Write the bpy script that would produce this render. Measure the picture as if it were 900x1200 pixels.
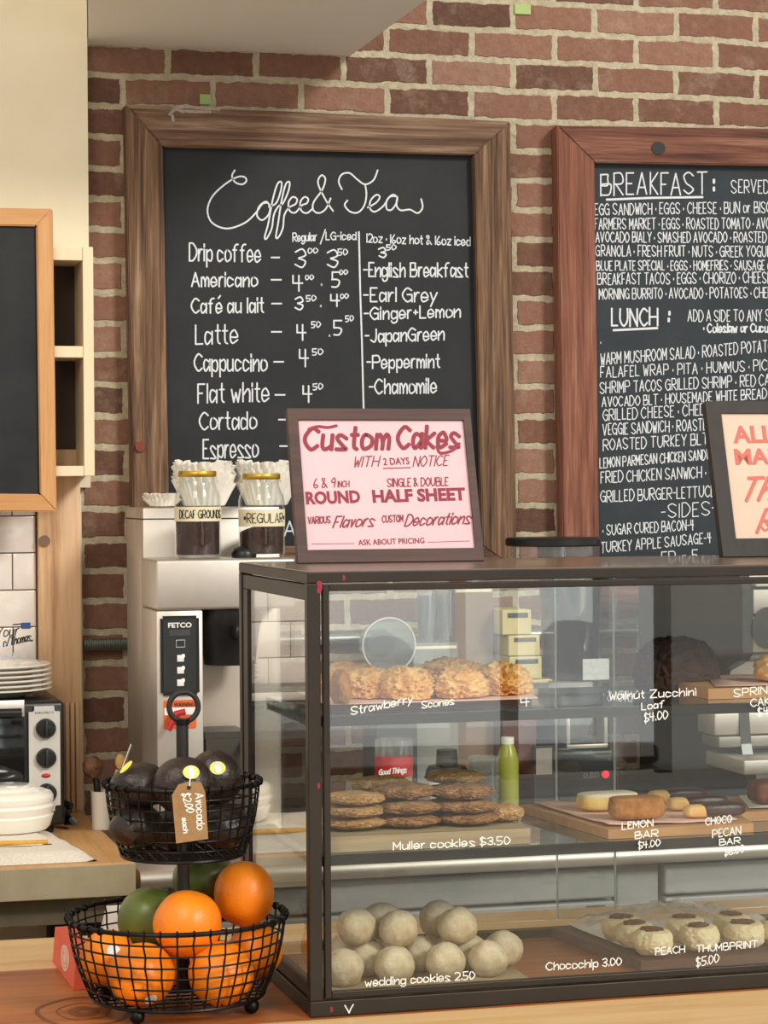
import bpy, bmesh, math, random
from mathutils import Vector, Matrix, noise
import numpy as np
random.seed(7)
for o in list(bpy.data.objects): bpy.data.objects.remove(o)
C = bpy.context.scene.collection
SC = bpy.context.scene
R = math.radians
# ------------------------------------------------------------------ camera
F = 2720.0; YAW, PITCH, ROLL = R(15.04), R(0.509), R(-0.372)
HC = 1.5678
_f = Vector((math.sin(YAW)*math.cos(PITCH), math.cos(YAW)*math.cos(PITCH), -math.sin(PITCH)))
_r0 = Vector((math.cos(YAW), -math.sin(YAW), 0)); _u0 = _r0.cross(_f)
_r = _r0*math.cos(ROLL)+_u0*math.sin(ROLL); _u = _u0*math.cos(ROLL)-_r0*math.sin(ROLL)
CAM = Vector((0, 0, HC))
cd = bpy.data.cameras.new('camera'); co = bpy.data.objects.new('camera', cd); C.objects.link(co)
cd.sensor_fit = 'VERTICAL'; cd.sensor_height = 36; cd.sensor_width = 27; cd.lens = F/1200*36
cd.clip_start = .05; cd.clip_end = 60
co.matrix_world = Matrix(((_r.x, _u.x, -_f.x, 0), (_r.y, _u.y, -_f.y, 0), (_r.z, _u.z, -_f.z, HC), (0, 0, 0, 1)))
SC.camera = co
# ------------------------------------------------------------------ world and lights
SC.view_settings.view_transform = 'Standard'; SC.view_settings.look = 'None'
SC.view_settings.exposure = 0.0; SC.view_settings.gamma = 1.0; SC.view_settings.use_curve_mapping = False
wd = bpy.data.worlds.new('room_ambience'); SC.world = wd; wd.use_nodes = True
wd.node_tree.nodes['Background'].inputs[0].default_value = (1.0, .95, .86, 1)
wd.node_tree.nodes['Background'].inputs[1].default_value = 0.74
def area(name, loc, target, size, size_y, power, col):
    l = bpy.data.lights.new(name, 'AREA'); l.shape = 'RECTANGLE'; l.size = size; l.size_y = size_y
    l.energy = power; l.color = col
    o = bpy.data.objects.new(name, l); C.objects.link(o); o.location = loc
    o.rotation_euler = (Vector(target)-Vector(loc)).to_track_quat('-Z', 'Y').to_euler()
    return o
sl = bpy.data.lights.new('daylight', 'SUN'); sl.energy = 2.0; sl.angle = R(12); sl.color = (1.0, .955, .88)
so = bpy.data.objects.new('daylight', sl); C.objects.link(so); so.location = (4, -4, 5)
so.rotation_euler = Vector((-.60, 1.0, -.62)).to_track_quat('-Z', 'Y').to_euler()
area('unseen_fill_light', (-0.8, 1.0, 3.4), (0.9, 4.4, 1.1), 1.4, 1.4, 45, (1.0, .88, .72))  # unseen lamp added as warm fill for the room
area('street_door_light', (3.05, -4.62, 1.5), (1.9, 3.0, 1.4), 1.9, 2.2, 22, (.95, .98, 1.0))
# ------------------------------------------------------------------ pixel rays onto real planes
def ray(x, y): return _r*((x-450)/F) - _u*((y-600)/F) + _f
def PY(x, y, Y): d = ray(x, y); return CAM + d*(Y/d.y)
def PZ(x, y, z): d = ray(x, y); return CAM + d*((z-HC)/d.z)
def PX(x, y, X): d = ray(x, y); return CAM + d*(X/d.x)
def HIT(x, y, P, n): d = ray(x, y); return CAM + d*((Vector(P)-CAM).dot(n)/d.dot(n))
# ------------------------------------------------------------------ materials
def lin(c):
    if isinstance(c, str):
        c = [int(c[i:i+2], 16)/255 for i in (0, 2, 4)]
    return tuple((v/12.92 if v <= .04045 else ((v+.055)/1.055)**2.4) for v in c) + (1,)
_mats = {}
def new_mat(name):
    m = bpy.data.materials.new(name); m.use_nodes = True
    return m, m.node_tree, m.node_tree.nodes, m.node_tree.nodes['Principled BSDF']
def N(t, kind, **kw):
    n = t.nodes.new(kind)
    for k, v in kw.items():
        if k in n.inputs: n.inputs[k].default_value = v
        else: setattr(n, k, v)
    return n
def ramp(t, fac, stops):
    r = t.nodes.new('ShaderNodeValToRGB'); e = r.color_ramp.elements
    e[0].position, e[0].color = stops[0][0], lin(stops[0][1]); e[1].position, e[1].color = stops[-1][0], lin(stops[-1][1])
    for p, c in stops[1:-1]:
        k = e.new(p); k.color = lin(c)
    t.links.new(fac, r.inputs[0]); return r.outputs[0]
def bump(t, b, h, strength, dist=.002):
    n = t.nodes.new('ShaderNodeBump'); n.inputs['Strength'].default_value = strength; n.inputs['Distance'].default_value = dist
    t.links.new(h, n.inputs['Height']); t.links.new(n.outputs[0], b.inputs['Normal'])
def plain(name, c, rough=.5, metal=0., c2=None, scale=30, bmp=0., bscale=None, coat=0., spec=None, sub=0.):
    """colour (mottled towards c2) with optional fine bump"""
    m, t, nd, b = new_mat(name)
    b.inputs['Base Color'].default_value = lin(c); b.inputs['Roughness'].default_value = rough; b.inputs['Metallic'].default_value = metal
    if coat: b.inputs['Coat Weight'].default_value = coat
    if spec is not None: b.inputs['Specular IOR Level'].default_value = spec
    tc = N(t, 'ShaderNodeTexCoord')
    n = N(t, 'ShaderNodeTexNoise', Scale=scale, Detail=6.0, Roughness=.65); t.links.new(tc.outputs['Object'], n.inputs['Vector'])
    if c2: t.links.new(ramp(t, n.outputs[0], [(.35, c), (.65, c2)]), b.inputs['Base Color'])
    if bmp:
        n2 = N(t, 'ShaderNodeTexNoise', Scale=bscale or scale*3, Detail=5.0); t.links.new(tc.outputs['Object'], n2.inputs['Vector'])
        bump(t, b, n2.outputs[0], bmp)
    return m
def wood(name, stops, axis='X', scale=14, stretch=.06, rough=.6, bmp=.3, distortion=.6, knots=False):
    m, t, nd, b = new_mat(name)
    tc = N(t, 'ShaderNodeTexCoord'); mp = N(t, 'ShaderNodeMapping'); t.links.new(tc.outputs['Object'], mp.inputs[0])
    s = [1, 1, 1]; s['XYZ'.index(axis)] = stretch; mp.inputs['Scale'].default_value = s
    n = N(t, 'ShaderNodeTexNoise', Scale=scale, Detail=8.0, Roughness=.68, Distortion=distortion); t.links.new(mp.outputs[0], n.inputs['Vector'])
    n2 = N(t, 'ShaderNodeTexNoise', Scale=scale*5, Detail=4.0, Roughness=.6); t.links.new(mp.outputs[0], n2.inputs['Vector'])
    mx = N(t, 'ShaderNodeMath', operation='MULTIPLY_ADD'); t.links.new(n2.outputs[0], mx.inputs[0]); mx.inputs[1].default_value = .35
    ml = N(t, 'ShaderNodeMath', operation='MULTIPLY'); t.links.new(n.outputs[0], ml.inputs[0]); ml.inputs[1].default_value = .8
    t.links.new(ml.outputs[0], mx.inputs[2])
    t.links.new(ramp(t, mx.outputs[0], stops), b.inputs['Base Color'])
    b.inputs['Roughness'].default_value = rough
    bump(t, b, mx.outputs[0], bmp, .003)
    return m
def pane(name, tint=(1, 1, 1), base=.04, gloss=1.0, rough=0.0, haze=0.):
    """thin clear pane: see-through with angle-dependent reflection"""
    m = bpy.data.materials.new(name); m.use_nodes = True; t = m.node_tree; t.nodes.clear()
    out = N(t, 'ShaderNodeOutputMaterial'); mix = N(t, 'ShaderNodeMixShader')
    tr = N(t, 'ShaderNodeBsdfTransparent'); tr.inputs[0].default_value = (*tint, 1)
    gl = N(t, 'ShaderNodeBsdfGlossy'); gl.inputs['Roughness'].default_value = rough; gl.inputs[0].default_value = (1, 1, 1, 1)
    lw = N(t, 'ShaderNodeLayerWeight'); lw.inputs[0].default_value = .5
    p = N(t, 'ShaderNodeMath', operation='POWER'); t.links.new(lw.outputs['Facing'], p.inputs[0]); p.inputs[1].default_value = 5
    a = N(t, 'ShaderNodeMath', operation='MULTIPLY_ADD'); t.links.new(p.outputs[0], a.inputs[0]); a.inputs[1].default_value = (1-base)*gloss; a.inputs[2].default_value = base
    t.links.new(a.outputs[0], mix.inputs[0]); t.links.new(tr.outputs[0], mix.inputs[1]); t.links.new(gl.outputs[0], mix.inputs[2])
    if haze:
        df = N(t, 'ShaderNodeBsdfTranslucent'); d2 = N(t, 'ShaderNodeBsdfDiffuse'); a2 = N(t, 'ShaderNodeMixShader'); m2 = N(t, 'ShaderNodeMixShader'); m2.inputs[0].default_value = haze; a2.inputs[0].default_value = .5
        df.inputs[0].default_value = (.9, .92, .93, 1); d2.inputs[0].default_value = (.9, .92, .93, 1)
        t.links.new(df.outputs[0], a2.inputs[1]); t.links.new(d2.outputs[0], a2.inputs[2]); t.links.new(mix.outputs[0], m2.inputs[1]); t.links.new(a2.outputs[0], m2.inputs[2]); t.links.new(m2.outputs[0], out.inputs[0]); return m
    t.links.new(mix.outputs[0], out.inputs[0]); return m
# ------------------------------------------------------------------ mesh builder
class MB:
    def __init__(self): self.v = []; self.f = []
    def add(self, vs, fs):
        k = len(self.v); self.v += [tuple(v) for v in vs]; self.f += [tuple(i+k for i in f) for f in fs]; return self
    def box(self, lo, hi, bevel=0.0, seg=2):
        bm = bmesh.new(); bmesh.ops.create_cube(bm, size=1)
        lo, hi = Vector(lo), Vector(hi)
        for v in bm.verts:
            for i in range(3): v.co[i] = lo[i] if v.co[i] < 0 else hi[i]
        if bevel: bmesh.ops.bevel(bm, geom=bm.edges[:], offset=bevel, segments=seg, affect='EDGES', profile=.5)
        return self.frombm(bm)
    def frombm(self, bm):
        bm.verts.ensure_lookup_table(); bm.verts.index_update()
        self.add([v.co for v in bm.verts], [[v.index for v in f.verts] for f in bm.faces]); bm.free(); return self
    def prism(self, front, off):
        """polygon (list of 3D points) extruded by vector off"""
        n = len(front); fr = [Vector(p) for p in front]; bk = [p+Vector(off) for p in fr]
        self.add(fr+bk, [tuple(range(n)), tuple(range(2*n-1, n-1, -1))]+[(i, n+i, n+(i+1) % n, (i+1) % n) for i in range(n)]); return self
    def tube(self, pts, r, sides=8, closed=False, cap=True):
        pts = [Vector(p) for p in pts]; n = len(pts)
        rs = r if isinstance(r, (list, tuple)) else [r]*n
        tang = []
        for i in range(n):
            a = pts[(i-1) % n] if (closed or i > 0) else pts[i]; b = pts[(i+1) % n] if (closed or i < n-1) else pts[i]
            tang.append((b-a).normalized())
        nn = tang[0].orthogonal().normalized(); vs = []
        for i in range(n):
            if i: 
                nn = nn - tang[i]*nn.dot(tang[i]); nn.normalize()
            bn = tang[i].cross(nn)
            for k in range(sides):
                a = 2*math.pi*k/sides; vs.append(pts[i]+(nn*math.cos(a)+bn*math.sin(a))*rs[i])
        fs = []
        for i in range(n if closed else n-1):
            j = (i+1) % n
            for k in range(sides): fs.append((i*sides+k, i*sides+(k+1) % sides, j*sides+(k+1) % sides, j*sides+k))
        if cap and not closed: fs += [tuple(range(sides-1, -1, -1)), tuple((n-1)*sides+k for k in range(sides))]
        return self.add(vs, fs)
    def ring(self, c, rad, r, n=48, sides=6, axis='Z', rad2=None):
        pts = []
        for i in range(n):
            a = 2*math.pi*i/n; x, y = rad*math.cos(a), (rad2 or rad)*math.sin(a)
            p = {'Z': (x, y, 0), 'Y': (x, 0, y), 'X': (0, x, y)}[axis]; pts.append(Vector(c)+Vector(p))
        return self.tube(pts, r, sides, closed=True)
    def lathe(self, prof, c=(0, 0, 0), n=40, axis='Z', sx=1, sy=1, wob=None):
        """profile list of (radius, height)"""
        vs = []; fs = []; m = len(prof)
        for i in range(n):
            a = 2*math.pi*i/n
            for j, (r, h) in enumerate(prof):
                rr = r*(1+(wob(a, j) if wob else 0)); x, y = rr*math.cos(a)*sx, rr*math.sin(a)*sy
                p = {'Z': (x, y, h), 'Y': (x, -h, y), 'X': (h, x, y)}[axis]; vs.append(Vector(c)+Vector(p))
        for i in range(n):
            k = (i+1) % n
            for j in range(m-1): fs.append((i*m+j, k*m+j, k*m+j+1, i*m+j+1))
        if prof[0][0] > 1e-6: fs.append(tuple(i*m for i in range(n-1, -1, -1)))
        if prof[-1][0] > 1e-6: fs.append(tuple(i*m+m-1 for i in range(n)))
        return self.add(vs, fs)
    def blob(self, c, rad, sub=4, amp=(), flat=None, seed=0, rot=0, fn=None):
        """noisy ellipsoid; amp = [(frequency, amplitude)]; flat = z below which it is flattened (relative units)"""
        bm = bmesh.new(); bmesh.ops.create_icosphere(bm, subdivisions=sub, radius=1)
        off = Vector((seed*3.17, seed*1.31, seed*.77)); M = Matrix.Rotation(rot, 3, 'Z')
        for v in bm.verts:
            d = v.co.normalized(); k = 1.0
            for fr, am in amp: k += (am*noise.noise(d*fr+off) if am > 0 else -am*(.35-abs(noise.noise(d*fr+off)))*1.6)
            p = d*k
            if fn: p = fn(p)
            if flat is not None and p.z < flat: p.z = flat
            p = Vector((p.x*rad[0], p.y*rad[1], p.z*rad[2])); v.co = M @ p + Vector(c)
        return self.frombm(bm)
    def build(self, name, mat, parent=None, smooth=True, origin=None, angle=40):
        me = bpy.data.meshes.new(name)
        o = bpy.data.objects.new(name, me); C.objects.link(o)
        org = Vector((0, 0, 0))
        if parent is not None:
            p = parent
            while p is not None: org += p.location; p = p.parent
        elif origin is not None: org = Vector(origin); o.location = org
        me.from_pydata([tuple(Vector(v)-org) for v in self.v], [], self.f); me.validate(); 
        bm = bmesh.new(); bm.from_mesh(me); bmesh.ops.recalc_face_normals(bm, faces=bm.faces[:]); bm.to_mesh(me); bm.free()
        me.materials.append(mat)
        if smooth:
            me.polygons.foreach_set('use_smooth', [True]*len(me.polygons))
            try: me.set_sharp_from_angle(angle=R(angle))
            except Exception: pass
        if parent is not None: o.parent = parent
        return o
def tag(o, label, cat, group=None):
    o['label'] = label; o['category'] = cat
    if group: o['group'] = group
    return o
def thing(name, label, cat, loc, group=None):
    o = bpy.data.objects.new(name, None); C.objects.link(o); o.location = loc; o.empty_display_size = .05
    return tag(o, label, cat, group)
def struct(o): o['kind'] = 'structure'; return o
def dup(root, loc, rz, label, group=None):
    r = root.copy(); C.objects.link(r); r.location = loc; r.rotation_euler = (root.rotation_euler[0], root.rotation_euler[1], rz); r['label'] = label
    if group: r['group'] = group
    for ch in list(root.children):
        c = ch.copy(); C.objects.link(c); c.parent = r
        for g in list(ch.children):
            d = g.copy(); C.objects.link(d); d.parent = c
    return r
# ------------------------------------------------------------------ lettering
GL = {
'A':"02 28 42|14 34",'B':"02 08|~08 38 37 35 05|~05 45 43 32 02",'C':"~47 28 06 04 22 43",'D':"02 08|~08 28 46 44 22 02",'E':"38 08 02 32|05 25",
'F':"38 08 02|05 25",'G':"~47 28 06 04 22 43|45 25|45 42",'H':"02 08|42 48|05 45",'I':"02 08",'J':"~38 34 22 03",'K':"02 08|38 05 32",'L':"08 02 32",
'M':"02 08 24 48 42",'N':"02 08 42 48",'O':"~28 06 04 22 44 46 28",'P':"02 08|~08 38 46 35 05",'Q':"~28 06 04 22 44 46 28|33 51",'R':"02 08|~08 38 46 35 05|15 42",
'S':"~47 28 07 15 34 43 22 03",'T':"08 48|28 22",'U':"~08 04 22 44 48",'V':"08 22 48",'W':"08 12 26 32 48",'X':"08 42|02 48",'Y':"08 25 48|25 22",'Z':"08 48 02 42",
'a':"~35 16 05 03 12 34|36 32",'b':"08 02|~05 26 35 33 22 03",'c':"~35 16 05 03 12 33",'d':"38 32|~35 16 05 03 12 33",'e':"~04 34 26 16 05 03 12 33",
'f':"~38 28 17 15 12|06 26",'g':"~35 16 05 03 12 33|~36 31 10 01",'h':"08 02|~04 26 35 32",'i':"02 06|08 07",'j':"~16 11 00|17 18",'k':"08 02|36 04 32",'l':"08 02",
'm':"06 02|~05 16 24 22|~24 36 45 42",'n':"06 02|~04 26 35 32",'o':"~16 05 03 12 33 35 16",'p':"06 00|~05 26 35 33 22 03",'q':"~35 16 05 03 12 33|36 30",'r':"06 02|~04 16 26",
's':"~35 16 05 23 32 02",'t':"~18 13 22|06 26",'u':"~06 03 12 33|36 32",'v':"06 12 26",'w':"06 12 25 32 46",'x':"06 32|02 36",'y':"06 13|36 00",'z':"06 36 02 32",
'0':"~18 06 04 12 34 36 18",'1':"02 08",'2':"~07 18 37 35 02|02 32",'3':"~07 28 36 15|~15 34 22 03",'4':"08 05 35|28 22",'5':"38 08 05|~05 25 34 22 02",
'6':"~28 05 03 12 33 24 04",'7':"08 38 12",'8':"~15 07 18 37 15 03 12 33 15",'9':"~36 28 06 15 36|36 22",'&':"~42 07 18 27 03 12 34",'$':"~37 18 07 15 34 33 12 03|19 11",
'-':"05 25",'.':"02 03",':':"03 04|06 07",'+':"05 25|16 14",'/':"02 39",',':"12 01",'·':"04 05","'":"09 07",'*':"05 25|06 24|04 26",'#':"05 25",'é':"~04 34 26 16 05 03 12 33|18 29",'"':"09 07|19 17",'_':"01 41"}
def catmull(p, n=5):
    if len(p) < 3: return p
    closed = (p[0] == p[-1]); q = [Vector((*a, 0)) for a in p]; out = []
    for i in range(len(q)-1):
        p0 = q[i-1] if i > 0 else (q[-2] if closed else q[0]); p1, p2 = q[i], q[i+1]
        p3 = q[i+2] if i+2 < len(q) else (q[1] if closed else q[-1])
        for k in range(n):
            t = k/n
            v = .5*((2*p1)+(p2-p0)*t+(2*p0-5*p1+4*p2-p3)*t*t+(3*p1-p0-3*p2+p3)*t**3); out.append((v.x, v.y))
    out.append((q[-1].x, q[-1].y)); return out
def glyph_strokes(text, space=2.2, gap=1.3):
    """strokes in glyph units, baseline 0, cap height 6; returns strokes, total width"""
    x = 0; out = []
    for ch in text:
        if ch == ' ': x += space; continue
        g = GL.get(ch)
        if g is None: continue
        w = 0
        for s in g.split('|'):
            sm = s.startswith('~'); pts = [(int(a[0]), int(a[1])-2) for a in s.lstrip('~').split()]
            w = max(w, max(p[0] for p in pts))
            if sm: pts = catmull(pts, 4)
            out.append([(p[0]+x, p[1]) for p in pts])
        x += w+gap
    return out, max(x-gap, .1)
class Letters:
    """lettering drawn as thin ribbons on a real plane (P, n); positions given as photo pixels projected on that plane"""
    def __init__(self, P, n, lift=.0006):
        self.P, self.n = Vector(P), Vector(n).normalized(); self.mb = MB(); self.lift = lift
        up = Vector((0, 0, 1)); self.e1 = up.cross(self.n); self.e1.normalize(); self.e1 = -self.e1 if self.e1.dot(_r) < 0 else self.e1
        self.e2 = self.n.cross(self.e1); 
        if self.e2.z < 0: self.e2 = -self.e2
    def uv(self, px, py):
        d = HIT(px, py, self.P, self.n)-self.P; return Vector((d.dot(self.e1), d.dot(self.e2)))
    def w(self, q, lift): return self.P+self.e1*q.x+self.e2*q.y+self.n*lift
    def ribbon(self, pts, width):
        q = [Vector((p[0], p[1])) for p in pts]
        c = [q[0]]
        for p in q[1:]:
            if (p-c[-1]).length > 1e-5: c.append(p)
        if len(c) < 2: return
        k0 = 0                                   # break the stroke at sharp corners
        for i in range(1, len(c)-1):
            if (c[i]-c[i-1]).normalized().dot((c[i+1]-c[i]).normalized()) < .45:
                self._run(c[k0:i+1], width); k0 = i
        self._run(c[k0:], width)
    def _run(self, c, width):
        c = list(c)
        if len(c) < 2: return
        h = width/2; d0 = (c[1]-c[0]).normalized(); c[0] = c[0]-d0*h*.6; d1 = (c[-1]-c[-2]).normalized(); c[-1] = c[-1]+d1*h*.6
        vs = []; lf = self.lift*(1+.35*random.random())
        for i in range(len(c)):
            a = (c[i]-c[i-1]).normalized() if i > 0 else None; b = (c[i+1]-c[i]).normalized() if i < len(c)-1 else None
            t = a if b is None else b if a is None else (a+b)
            if t.length < .3: t = b
            t = t.normalized(); nn = Vector((-t.y, t.x)); k = 1.0
            if a is not None and b is not None: k = min(1.6, 1/max(.3, nn.dot(Vector((-b.y, b.x)))))
            vs += [self.w(c[i]+nn*h*k, lf), self.w(c[i]-nn*h*k, lf)]
        self.mb.add(vs, [(2*i, 2*i+1, 2*i+3, 2*i+2) for i in range(len(c)-1)])
        if width > .003:
            for e_ in (c[0]+d0*h*.6, c[-1]-d1*h*.6):
                self.mb.add([self.w(e_+Vector((math.cos(a*math.pi/6)*h, math.sin(a*math.pi/6)*h)), lf*1.02) for a in range(12)], [tuple(range(12))])
    def px(self, pts, width, smooth=False):
        if smooth: pts = catmull([tuple(p) for p in pts], 6)
        self.ribbon([self.uv(*p) for p in pts], width)
    def text(self, s, x0, y0, x1, y1, cap, width, slant=0., jit=.0, space=2.2, gap=1.3):
        s = s.replace('·', ' · ') if len(s) > 3 else s
        st, W = glyph_strokes(s, space, gap)
        for k, poly in enumerate(st):
            jx, jy = random.uniform(-jit, jit), random.uniform(-jit, jit)
            out = []
            for (gx, gy) in poly:
                t = (gx+jx+slant*gy)/W; px = x0+(x1-x0)*t; py = y0+(y1-y0)*t-(gy+jy)*cap/6
                out.append(self.uv(px, py))
            self.ribbon(out, width)
    def bold(self, s, x0, y0, x1, y1, cap, shear=0., off=.018):
        """heavy printed lettering from the built-in typeface"""
        cu = bpy.data.curves.new('t', 'FONT'); cu.body = s; cu.size = 1; cu.offset = off; cu.resolution_u = 3; cu.shear = shear
        ob = bpy.data.objects.new('t', cu); C.objects.link(ob); dg = bpy.context.evaluated_depsgraph_get()
        me = bpy.data.meshes.new_from_object(ob.evaluated_get(dg)); bpy.data.objects.remove(ob)
        xs = [v.co.x for v in me.vertices]; a, b = min(xs), max(xs)
        ch = .729 if True else 1
        a0, a1 = self.uv(x0, y0), self.uv(x1, y1); hh = (self.uv(x0, y0-cap)-a0).length
        e = (a1-a0); L = e.length; e = e.normalized(); nn = Vector((-e.y, e.x))
        vs = [self.w(a0+e*((v.co.x-a)/(b-a)*L)+nn*(v.co.y/.70*hh), self.lift) for v in me.vertices]
        self.mb.add(vs, [tuple(p.vertices) for p in me.polygons]); bpy.data.meshes.remove(me)
    def build(self, name, mat, parent): return self.mb.build(name, mat, parent, smooth=False)
# ------------------------------------------------------------------ materials in use
M = {}
M['cream'] = plain('cream_paint', 'E4D9BC', .6, c2='E9DFC4', scale=6, bmp=.04, bscale=160)
M['white_paint'] = plain('ceiling_paint', 'F6F5F0', .7, c2='F3F2EC', scale=4)
M['barn_h'] = wood('barnwood_across', [(.40, '2C1F18'), (.51, '5C4435'), (.61, '7D614D'), (.75, 'A8937E')], 'X', 38, .035, .85, .9, .8)
M['barn_v'] = wood('barnwood_upright', [(.40, '2C1F18'), (.51, '5A4231'), (.61, '7A5D46'), (.75, 'A48A70')], 'Z', 38, .035, .85, .9, .8)
M['redbarn_h'] = wood('red_barnwood_across', [(.38, '38201A'), (.50, '653E31'), (.62, '845646'), (.77, 'AC8874')], 'X', 38, .035, .85, .8, .8)
M['redbarn_v'] = wood('red_barnwood_upright', [(.38, '3C221B'), (.50, '6C4233'), (.62, '8A5846'), (.77, 'A67C66')], 'Z', 38, .035, .85, .8, .8)
M['slate'] = plain('chalkboard_slate', '25282B', .6, c2='2C2F31', scale=7, spec=.25)
M['slate_blue'] = plain('chalkboard_slate_grey', '2B3237', .6, c2='333B40', scale=7, spec=.25)
M['dusty'] = plain('dusty_chalkboard', '1D1F22', .6, c2='2C2F31', scale=5, spec=.25)
M['chalk'] = plain('chalk_white', 'E8ECF2', .8, c2='CDD3DA', scale=400)
M['paint_pen'] = plain('paint_marker_white', 'FFFFFF', .6, c2='E9E7E2', scale=300)
M['oak_h'] = wood('oak_across', [(.25, '8E5A30'), (.5, 'C08A54'), (.75, 'D6A46C')], 'X', 34, .05, .5, .2)
M['oak_v'] = wood('oak_upright', [(.25, '966236'), (.5, 'C48E58'), (.75, 'D9A870')], 'Z', 34, .05, .5, .2)
M['pine'] = wood('pine_upright', [(.36, 'A97C54'), (.52, 'D2A67C'), (.64, 'DDB890'), (.8, 'E8CCAA')], 'Z', 16, .06, .55, .15, 1.6)
M['poplar'] = wood('pale_poplar', [(.2, 'D6BA90'), (.5, 'EAD5B0'), (.8, 'F0DFC0')], 'Z', 20, .05, .55, .1)
M['butcher'] = wood('butcher_block', [(.2, 'A06E3C'), (.5, 'C9975E'), (.8, 'DDB27A')], 'Y', 22, .07, .5, .15)
M['paintedwood'] = plain('painted_table_edge', 'B5A98C', .6, c2='A59878', scale=9, bmp=.12, bscale=40)
M['apron'] = plain('dark_apron', '7A7058', .7, c2='645A45', scale=8, bmp=.1)  # apron in a darker tone than the table edge
M['bk_metal'] = plain('bronze_black_metal', '2B2620', .45, .45, c2='332C26', scale=8)
M['bk_top'] = plain('case_top_laminate', '6A5C50', .3, .15, c2='766658', scale=20, coat=.3)
M['black'] = plain('black_plastic', '101010', .38, c2='151515', scale=20)
M['softblack'] = plain('soft_black', '171615', .6, c2='1F1D1B', scale=12)
M['blackwire'] = plain('black_wire', '0C0C0D', .4, .6)
M['rubber'] = plain('dark_rubber', '0D0D0D', .6)
M['steel'] = plain('brushed_steel', 'D2CBC3', .46, .85, c2='CBC4BB', scale=14, bmp=.03, bscale=120)
M['steel_d'] = plain('dull_steel', 'A9A49C', .4, .8, c2='9C978F', scale=10)
M['fridge'] = plain('grey_fridge_panel', 'A5A6A6', .62, .25, c2='9A9B9B', scale=8)
M['white_cer'] = plain('white_glaze', 'F2EEE4', .18, c2='EDE8DC', scale=5, coat=.4)
M['tile'] = plain('white_tile_glaze', 'E9E0D8', .12, c2='E2D8D0', scale=6, coat=.4)
M['grout'] = plain('tile_grout', '8F857C', .9)
M['paper_w'] = plain('white_paper', 'F8F4EA', .8, c2='EFEADF', scale=60, bmp=.1)
M['terry'] = plain('terry_cloth', 'EDE6DA', .95, c2='DDD3C4', scale=220, bmp=.6, bscale=420)
M['yellow_trim'] = plain('yellow_hem', 'D9A94F', .9, c2='C99438', scale=90, bmp=.3)
M['kraft'] = plain('kraft_card', '9C7A52', .8, c2='8D6C46', scale=60)
M['orange_skin'] = plain('orange_peel', 'F08A14', .38, c2='EE7A0C', scale=9, bmp=.28, bscale=260)
M['green_skin'] = plain('green_peel', '4A5720', .34, c2='657030', scale=7, bmp=.08, bscale=150)
M['avo_skin'] = plain('avocado_skin', '1C1411', .38, c2='33241F', scale=30, bmp=.9, bscale=120)
M['coral'] = plain('coral_card', 'D9573F', .6, c2='E0634A', scale=20)
M['pinkpaper'] = plain('pink_deli_paper', 'E8B9A4', .75, c2='EFC7B4', scale=12, bmp=.1)
M['poster_pink'] = plain('pink_poster', 'DDB9C0', .75, c2='E2C1C7', scale=5)
M['poster_peach'] = plain('peach_poster', 'DEC0AB', .75, c2='E3C8B6', scale=5)
M['crimson'] = plain('crimson_ink', '8C1F36', .6)
M['terracotta'] = plain('terracotta_ink', 'CE6A5C', .6)
M['signwood'] = wood('sign_frame_wood', [(.2, '1E100C'), (.5, '3A2018'), (.8, '58352A')], 'X', 30, .06, .55, .2)
M['signdark'] = wood('dark_sign_frame', [(.2, '120D0B'), (.5, '1E1613'), (.8, '2E231E')], 'Z', 30, .06, .6, .2)
M['glass'] = pane('case_glass', (.97, .985, .975), .035)
M['jar'] = pane('jar_glass', (.97, .98, .975), .025, .8)
M['clearplastic'] = pane('clear_plastic', (.93, .95, .95), .08, .9, .05, .10)
M['hopper'] = pane('smoky_hopper', (.72, .74, .78), .08, .9, .03)
M['baggie'] = pane('clear_bag', (.9, .92, .93), .14, .9, .12, .16)
M['gold'] = plain('gold_lid', 'C9A23F', .35, .8)
M['coffee'] = plain('ground_coffee', '2A1510', .9, c2='3C2018', scale=200, bmp=.5, bscale=300)
M['label'] = plain('masking_tape', 'E7DDBE', .7)
M['red'] = plain('red_plastic', 'B8202A', .4)
M['crimson_can'] = plain('red_wrap', 'B9242C', .45)
M['orange_lbl'] = plain('warning_orange', 'D9622A', .5)
M['ink'] = plain('black_ink', '14120F', .7)
M['lcd'] = plain('display_grey', '3E4143', .25)
M['pad'] = plain('panel_grey', '26282A', .4)
M['white_pl'] = plain('white_plastic', 'EDEBE6', .4)
M['sticker_y'] = plain('yellow_sticker', 'DCCB3A', .5, c2='C9D36A', scale=120)
M['sticker_w'] = plain('white_sticker', 'E6E4DC', .5, c2='B7BFC9', scale=150)
M['greentape'] = plain('green_tape', 'A9C27A', .7)
M['bluetape'] = plain('blue_tape', '2F52A0', .7)
M['conduit'] = plain('steel_conduit', '9AA29A', .35, .8)
M['scone'] = plain('scone_crust', 'D2964C', .8, c2='EBC483', scale=40, bmp=.5, bscale=130)
M['cookie'] = plain('oat_cookie', 'A87A48', .85, c2='D0AA76', scale=60, bmp=.8, bscale=160)
M['cookie_dk'] = plain('chocolate_oat_cookie', '7E5234', .85, c2='B98D5E', scale=60, bmp=.8, bscale=160)
M['sugar'] = plain('powdered_biscuit', 'D6C8AC', .95, c2='AE966E', scale=34, bmp=.8, bscale=150)
M['lemon'] = plain('lemon_bar', 'E9BE5A', .7, c2='F1D58C', scale=40, bmp=.4, bscale=120)
M['sugar_top'] = plain('sugar_dusting', 'F3E8D4', .95, c2='EBD9B4', scale=60, bmp=.3)
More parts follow.
